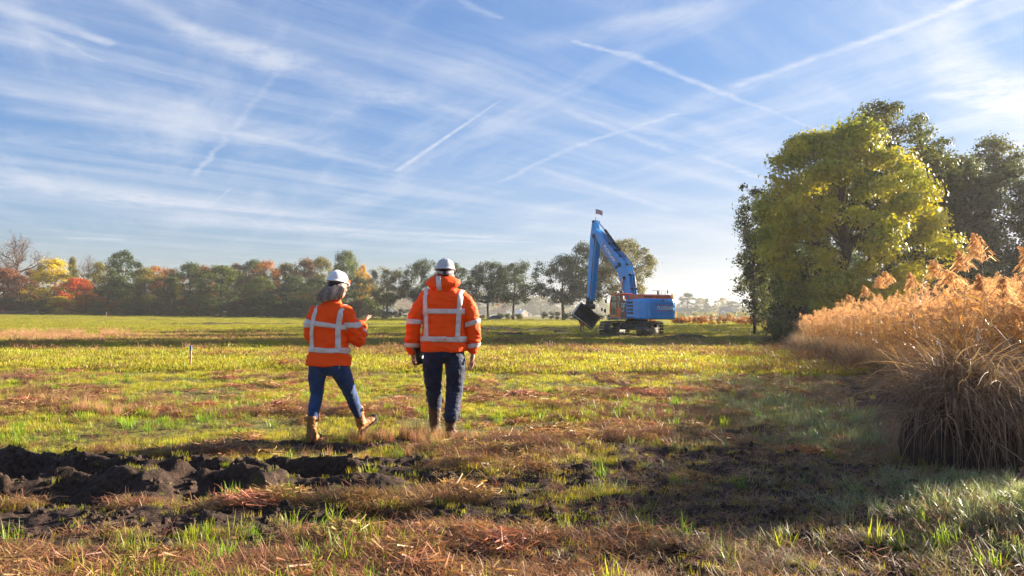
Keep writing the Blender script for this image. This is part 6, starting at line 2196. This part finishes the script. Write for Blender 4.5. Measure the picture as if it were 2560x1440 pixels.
# ------------------------------------------------------------------ parked car beyond the field
def car():
    Y = 172
    c = at(1235, 795, Y)
    z = float(terrain(c.x, Y))
    e = empty('parked_car', (c.x, Y, z + .05), rad(16), 'dark blue estate car parked by the hedge under the roadside trees', 'car')
    L = 3.35 / .96
    k = 33 / scl(1) * Y / 4.3 * 1.02
    paint = m_paint('dark_blue_car_paint', (.02, .045, .12), .25, .1)
    s = k
    # front to the left (-x)
    low = [(-2.1, .28), (-2.12, .62), (-1.95, .80), (-1.15, .92), (1.95, .98), (2.1, .80), (2.12, .40), (2.05, .28)]
    b = MB(); b.prism([(x * s, z_ * s) for x, z_ in low], lambda x, z_, w: Vector((x, w, z_)), -.88 * s, .88 * s)
    body = b.build('body', paint, e); bv = body.modifiers.new('b', 'BEVEL'); bv.width = .08; bv.segments = 3
    top = [(-1.15, .90), (-.45, 1.42), (1.35, 1.45), (1.95, .96)]
    b = MB(); b.prism([(x * s, z_ * s) for x, z_ in top], lambda x, z_, w: Vector((x, w * (1 - .12 * (z_ > 1.2 * s)), z_)), -.80 * s, .80 * s)
    roof = b.build('roof', paint, e); bv = roof.modifiers.new('b', 'BEVEL'); bv.width = .05; bv.segments = 2
    for x0, x1 in ((-.78, .02), (.10, .80), (.88, 1.45)):
        w = MB(); w.prism([((x0 + (.28 if x0 < -.5 else .02)) * s, 1.36 * s), (x0 * s + (0 if x0 > -.5 else -.05), 1.0 * s), (x1 * s, 1.0 * s), ((x1 - .03) * s, 1.36 * s)], lambda x, z_, q: Vector((x, q, z_)), -.815 * s, -.775 * s)
        w.build('side_window', M_DGLASS, e)
    w = MB(); w.prism([(1.44, 1.38), (1.86, 1.02), (1.90, 1.04), (1.48, 1.41)], lambda x, z_, q: Vector((x * s, q, z_ * s)), -.62 * s, .62 * s); w.build('rear_window', M_DGLASS, e)
    for x in (-1.38, 1.35):
        for y in (-.80, .80):
            w = MB(); w.cyl((x * s, (y - .11) * s, .33 * s), (x * s, (y + .11) * s, .33 * s), .33 * s, 22); wh = w.build('wheel', M_BLACK, e)
            w = MB(); w.cyl((x * s, (y - .125) * s, .33 * s), (x * s, (y + .125) * s, .33 * s), .20 * s, 14); w.build('rim', M_EDGE, wh)
    ml = m_plain('tail_light', (.45, .03, .02), .2); mh = m_plain('headlight', (.75, .75, .72), .15)
    for y in (-.68, .68):
        w = MB(); w.cbox((2.08 * s, y * s, .82 * s), (.12 * s, .28 * s, .22 * s), .02); w.build('tail_light', ml, e)
        w = MB(); w.cbox((-2.06 * s, y * s, .68 * s), (.12 * s, .30 * s, .16 * s), .02); w.build('headlight', mh, e)
    w = MB(); w.cbox((2.13 * s, 0, .62 * s), (.03, .5 * s, .12 * s), .005); w.build('number_plate', M_YEL, e)
    w = MB(); w.cbox((2.14 * s, 0, .42 * s), (.10 * s, 1.6 * s, .2 * s), .03); w.build('rear_bumper', paint, e)
    w = MB(); w.cbox((-.72 * s, -.92 * s, 1.0 * s), (.16 * s, .14 * s, .12 * s), .03); w.build('wing_mirror', paint, e)
car()

# ------------------------------------------------------------------ houses in the mist
def house(px, Y, w_, d_, h_, rh, wall, roof, label, rz, ybase=788):
    c = at(px, ybase, Y); z = float(terrain(c.x, Y)) - .3
    e = empty('house', (c.x, Y, z), rz, label, 'house')
    b = MB(); b.prism([(-w_ / 2, 0), (w_ / 2, 0), (w_ / 2, h_), (0, h_ + rh), (-w_ / 2, h_)], lambda x, z_, q: Vector((x, q, z_)), -d_ / 2, d_ / 2)
    wl = b.build('wall', wall, e)
    for s in (-1, 1):
        b = MB(); b.prism([(s * -.02, h_ + rh + .02), (s * (w_ / 2 + .4), h_ - .35), (s * (w_ / 2 + .4), h_ - .15), (s * -.02, h_ + rh + .25)], lambda x, z_, q: Vector((x, q, z_)), -d_ / 2 - .3, d_ / 2 + .3); r_ = b.build('roof', roof, e)
    b = MB(); b.cbox((w_ * .15, d_ * .2, h_ + rh), (.7, .7, 1.6), .03); b.build('chimney', roof, e)
    for x in (-w_ * .25, w_ * .25):
        b = MB(); b.cbox((x, -d_ / 2 - .02, 1.6), (1.1, .08, 1.2), .01); wf = b.build('window', M_EDGE, e)
        b = MB(); b.cbox((x, -d_ / 2 - .07, 1.6), (.9, .02, 1.0), .005); b.build('pane', M_DGLASS, wf)
    b = MB(); b.cbox((0, -d_ / 2 - .03, 1.05), (1.0, .08, 2.1), .01); b.build('door', P_GREY, e)
    return e
M_WALLW = m_plain('white_plaster', (.70, .68, .64), .8); M_BRICK = m_plain('red_brick_wall', (.28, .14, .10), .85, var=.3); M_TILE = m_plain('grey_roof_tiles', (.12, .11, .12), .7)
house(970, 420, 8, 8, 3.0, 3.2, M_WALLW, M_TILE, 'small white gabled house in the mist beside the first roadside tree', .3)
house(1815, 480, 20, 9, 2.8, 4.6, M_BRICK, M_TILE, 'low farmhouse with grey roof in the haze between digger and maple', 1.25)
house(1690, 480, 20, 9, 2.6, 4.2, M_BRICK, M_TILE, 'farm roof half hidden behind the golden tree right of the digger', 1.4)
house(1302, 480, 7, 7, 2.4, 2.2, M_BRICK, M_WALLW, 'tiny reddish cottage in the mist right of the parked car', .9)

# ------------------------------------------------------------------ stakes, log, twig
def stake(px, py, H, Yr, label, top, cloth=True):
    p = gpt(px, py)
    z = float(ground_h(np.array([p.x]), np.array([p.y]))[0][0])
    e = empty('marker_stake', (p.x, p.y, z), 0, label, 'stake')
    b = MB(); b.cbox((0, 0, H * .40 - .05), (.034, .034, H * .8 + .1), .004); b.build('post', m_plain('stake_wood', (.42, .20, .12), .8), e)
    b = MB(); b.cbox((0, 0, H * .88), (.036, .036, H * .24), .004); b.build('painted_top', top, e)
    if cloth:
        b = MB(); b.cbox((-.05, 0, H * .975), (.09, .006, .018), .002, Matrix.Rotation(.5, 3, 'Y')); b.build('marking_tape', M_WHITEP, e)
    return e
stake(476, 921, .52, 0, 'reddish wooden stake with blue top in the left part of the field', m_plain('blue_top', (.05, .10, .35), .6))
stake(266, 797, 1.2, 0, 'tiny white marker stake far out in the left part of the field', M_WHITEP, False)

def log(px, py, L, r, label, seed, red=True):
    p = gpt(px, py); g = random.Random(seed)
    z = float(ground_h(np.array([p.x]), np.array([p.y]))[0][0])
    e = empty('fallen_log', (p.x, p.y, z), 0, label, 'log')
    b = MB(); pts = [(L * (t - .5), g.gauss(0, .1), r * (.8 + g.uniform(-.2, .3)) - .1 * t) for t in np.linspace(0, 1, 8)]
    b.tube(pts, [r * (1.1 - .5 * t) * g.uniform(.9, 1.1) for t in np.linspace(0, 1, 8)], 10); b.build('trunk', M_BARK, e, True)
    for _ in range(5):
        t = g.uniform(.1, .9); s = Vector((L * (t - .5), 0, r)); q_ = s + Vector((g.uniform(-.8, .8), g.uniform(-.3, .3), g.uniform(.2, .6)))
        b = MB(); b.tube([s, q_], [r * .3, r * .1], 6); b.build('branch_stub', M_BARK, e, True)
    if red:
        b = MB(); b.ell((-L * .28, -.1, r * 1.6), (r * .55, r * .4, r * .55), None, 10, 8); b.build('red_marking', M_RED, e)
log(38, 794, 11, .55, 'dark fallen tree trunk with a red mark lying at the far left of the field', 3)

def bent_twig():
    e = empty('bent_twig', (0, 0, 0), 0, 'reddish forked twig bent down over the grass at the lower right edge', 'twig')
    m = m_plain('reddish_twig', (.13, .055, .045), .6, 0, .4, .3, 20, .4)
    Y = 4.6
    main = [at(2580, 1150, Y), at(2555, 1185, Y), at(2522, 1215, Y - .05), at(2515, 1260, Y - .1), at(2530, 1330, Y - .15), at(2552, 1370, Y - .2)]
    w = MB(); w.tube(main, [.016, .015, .013, .011, .009, .006], 8); w.build('stem', m, e, True)
    w = MB(); w.tube([at(2518, 1225, Y - .05), at(2496, 1262, Y - .1), at(2486, 1300, Y - .1), at(2488, 1335, Y - .15)], [.010, .009, .007, .004], 7); w.build('side_branch', m, e, True)
bent_twig()

# ------------------------------------------------------------------ morning haze
def haze():
    b = MB()
    x0, x1, y0, y1, z0, z1 = -900, 900, -12, 1300, -3, 36
    b.box(((x0 + x1) / 2, (y0 + y1) / 2, (z0 + z1) / 2), (x1 - x0, y1 - y0, z1 - z0))
    m = bpy.data.materials.new('morning_haze'); m.use_nodes = True
    T = NT(m.node_tree); m.node_tree.nodes.clear()
    v = T.n('ShaderNodeVolumePrincipled')
    v.inputs['Color'].default_value = (.92, .95, 1.0, 1)
    v.inputs['Density'].default_value = HAZE
    v.inputs['Anisotropy'].default_value = .35
    o = T.n('ShaderNodeOutputMaterial'); T.link(v.outputs[0], o.inputs[1])
    h = b.build('haze', m)
    tag(h, 'thin morning haze over the fields', None, None, 'stuff')
HAZE = .00025
if HAZE: haze()
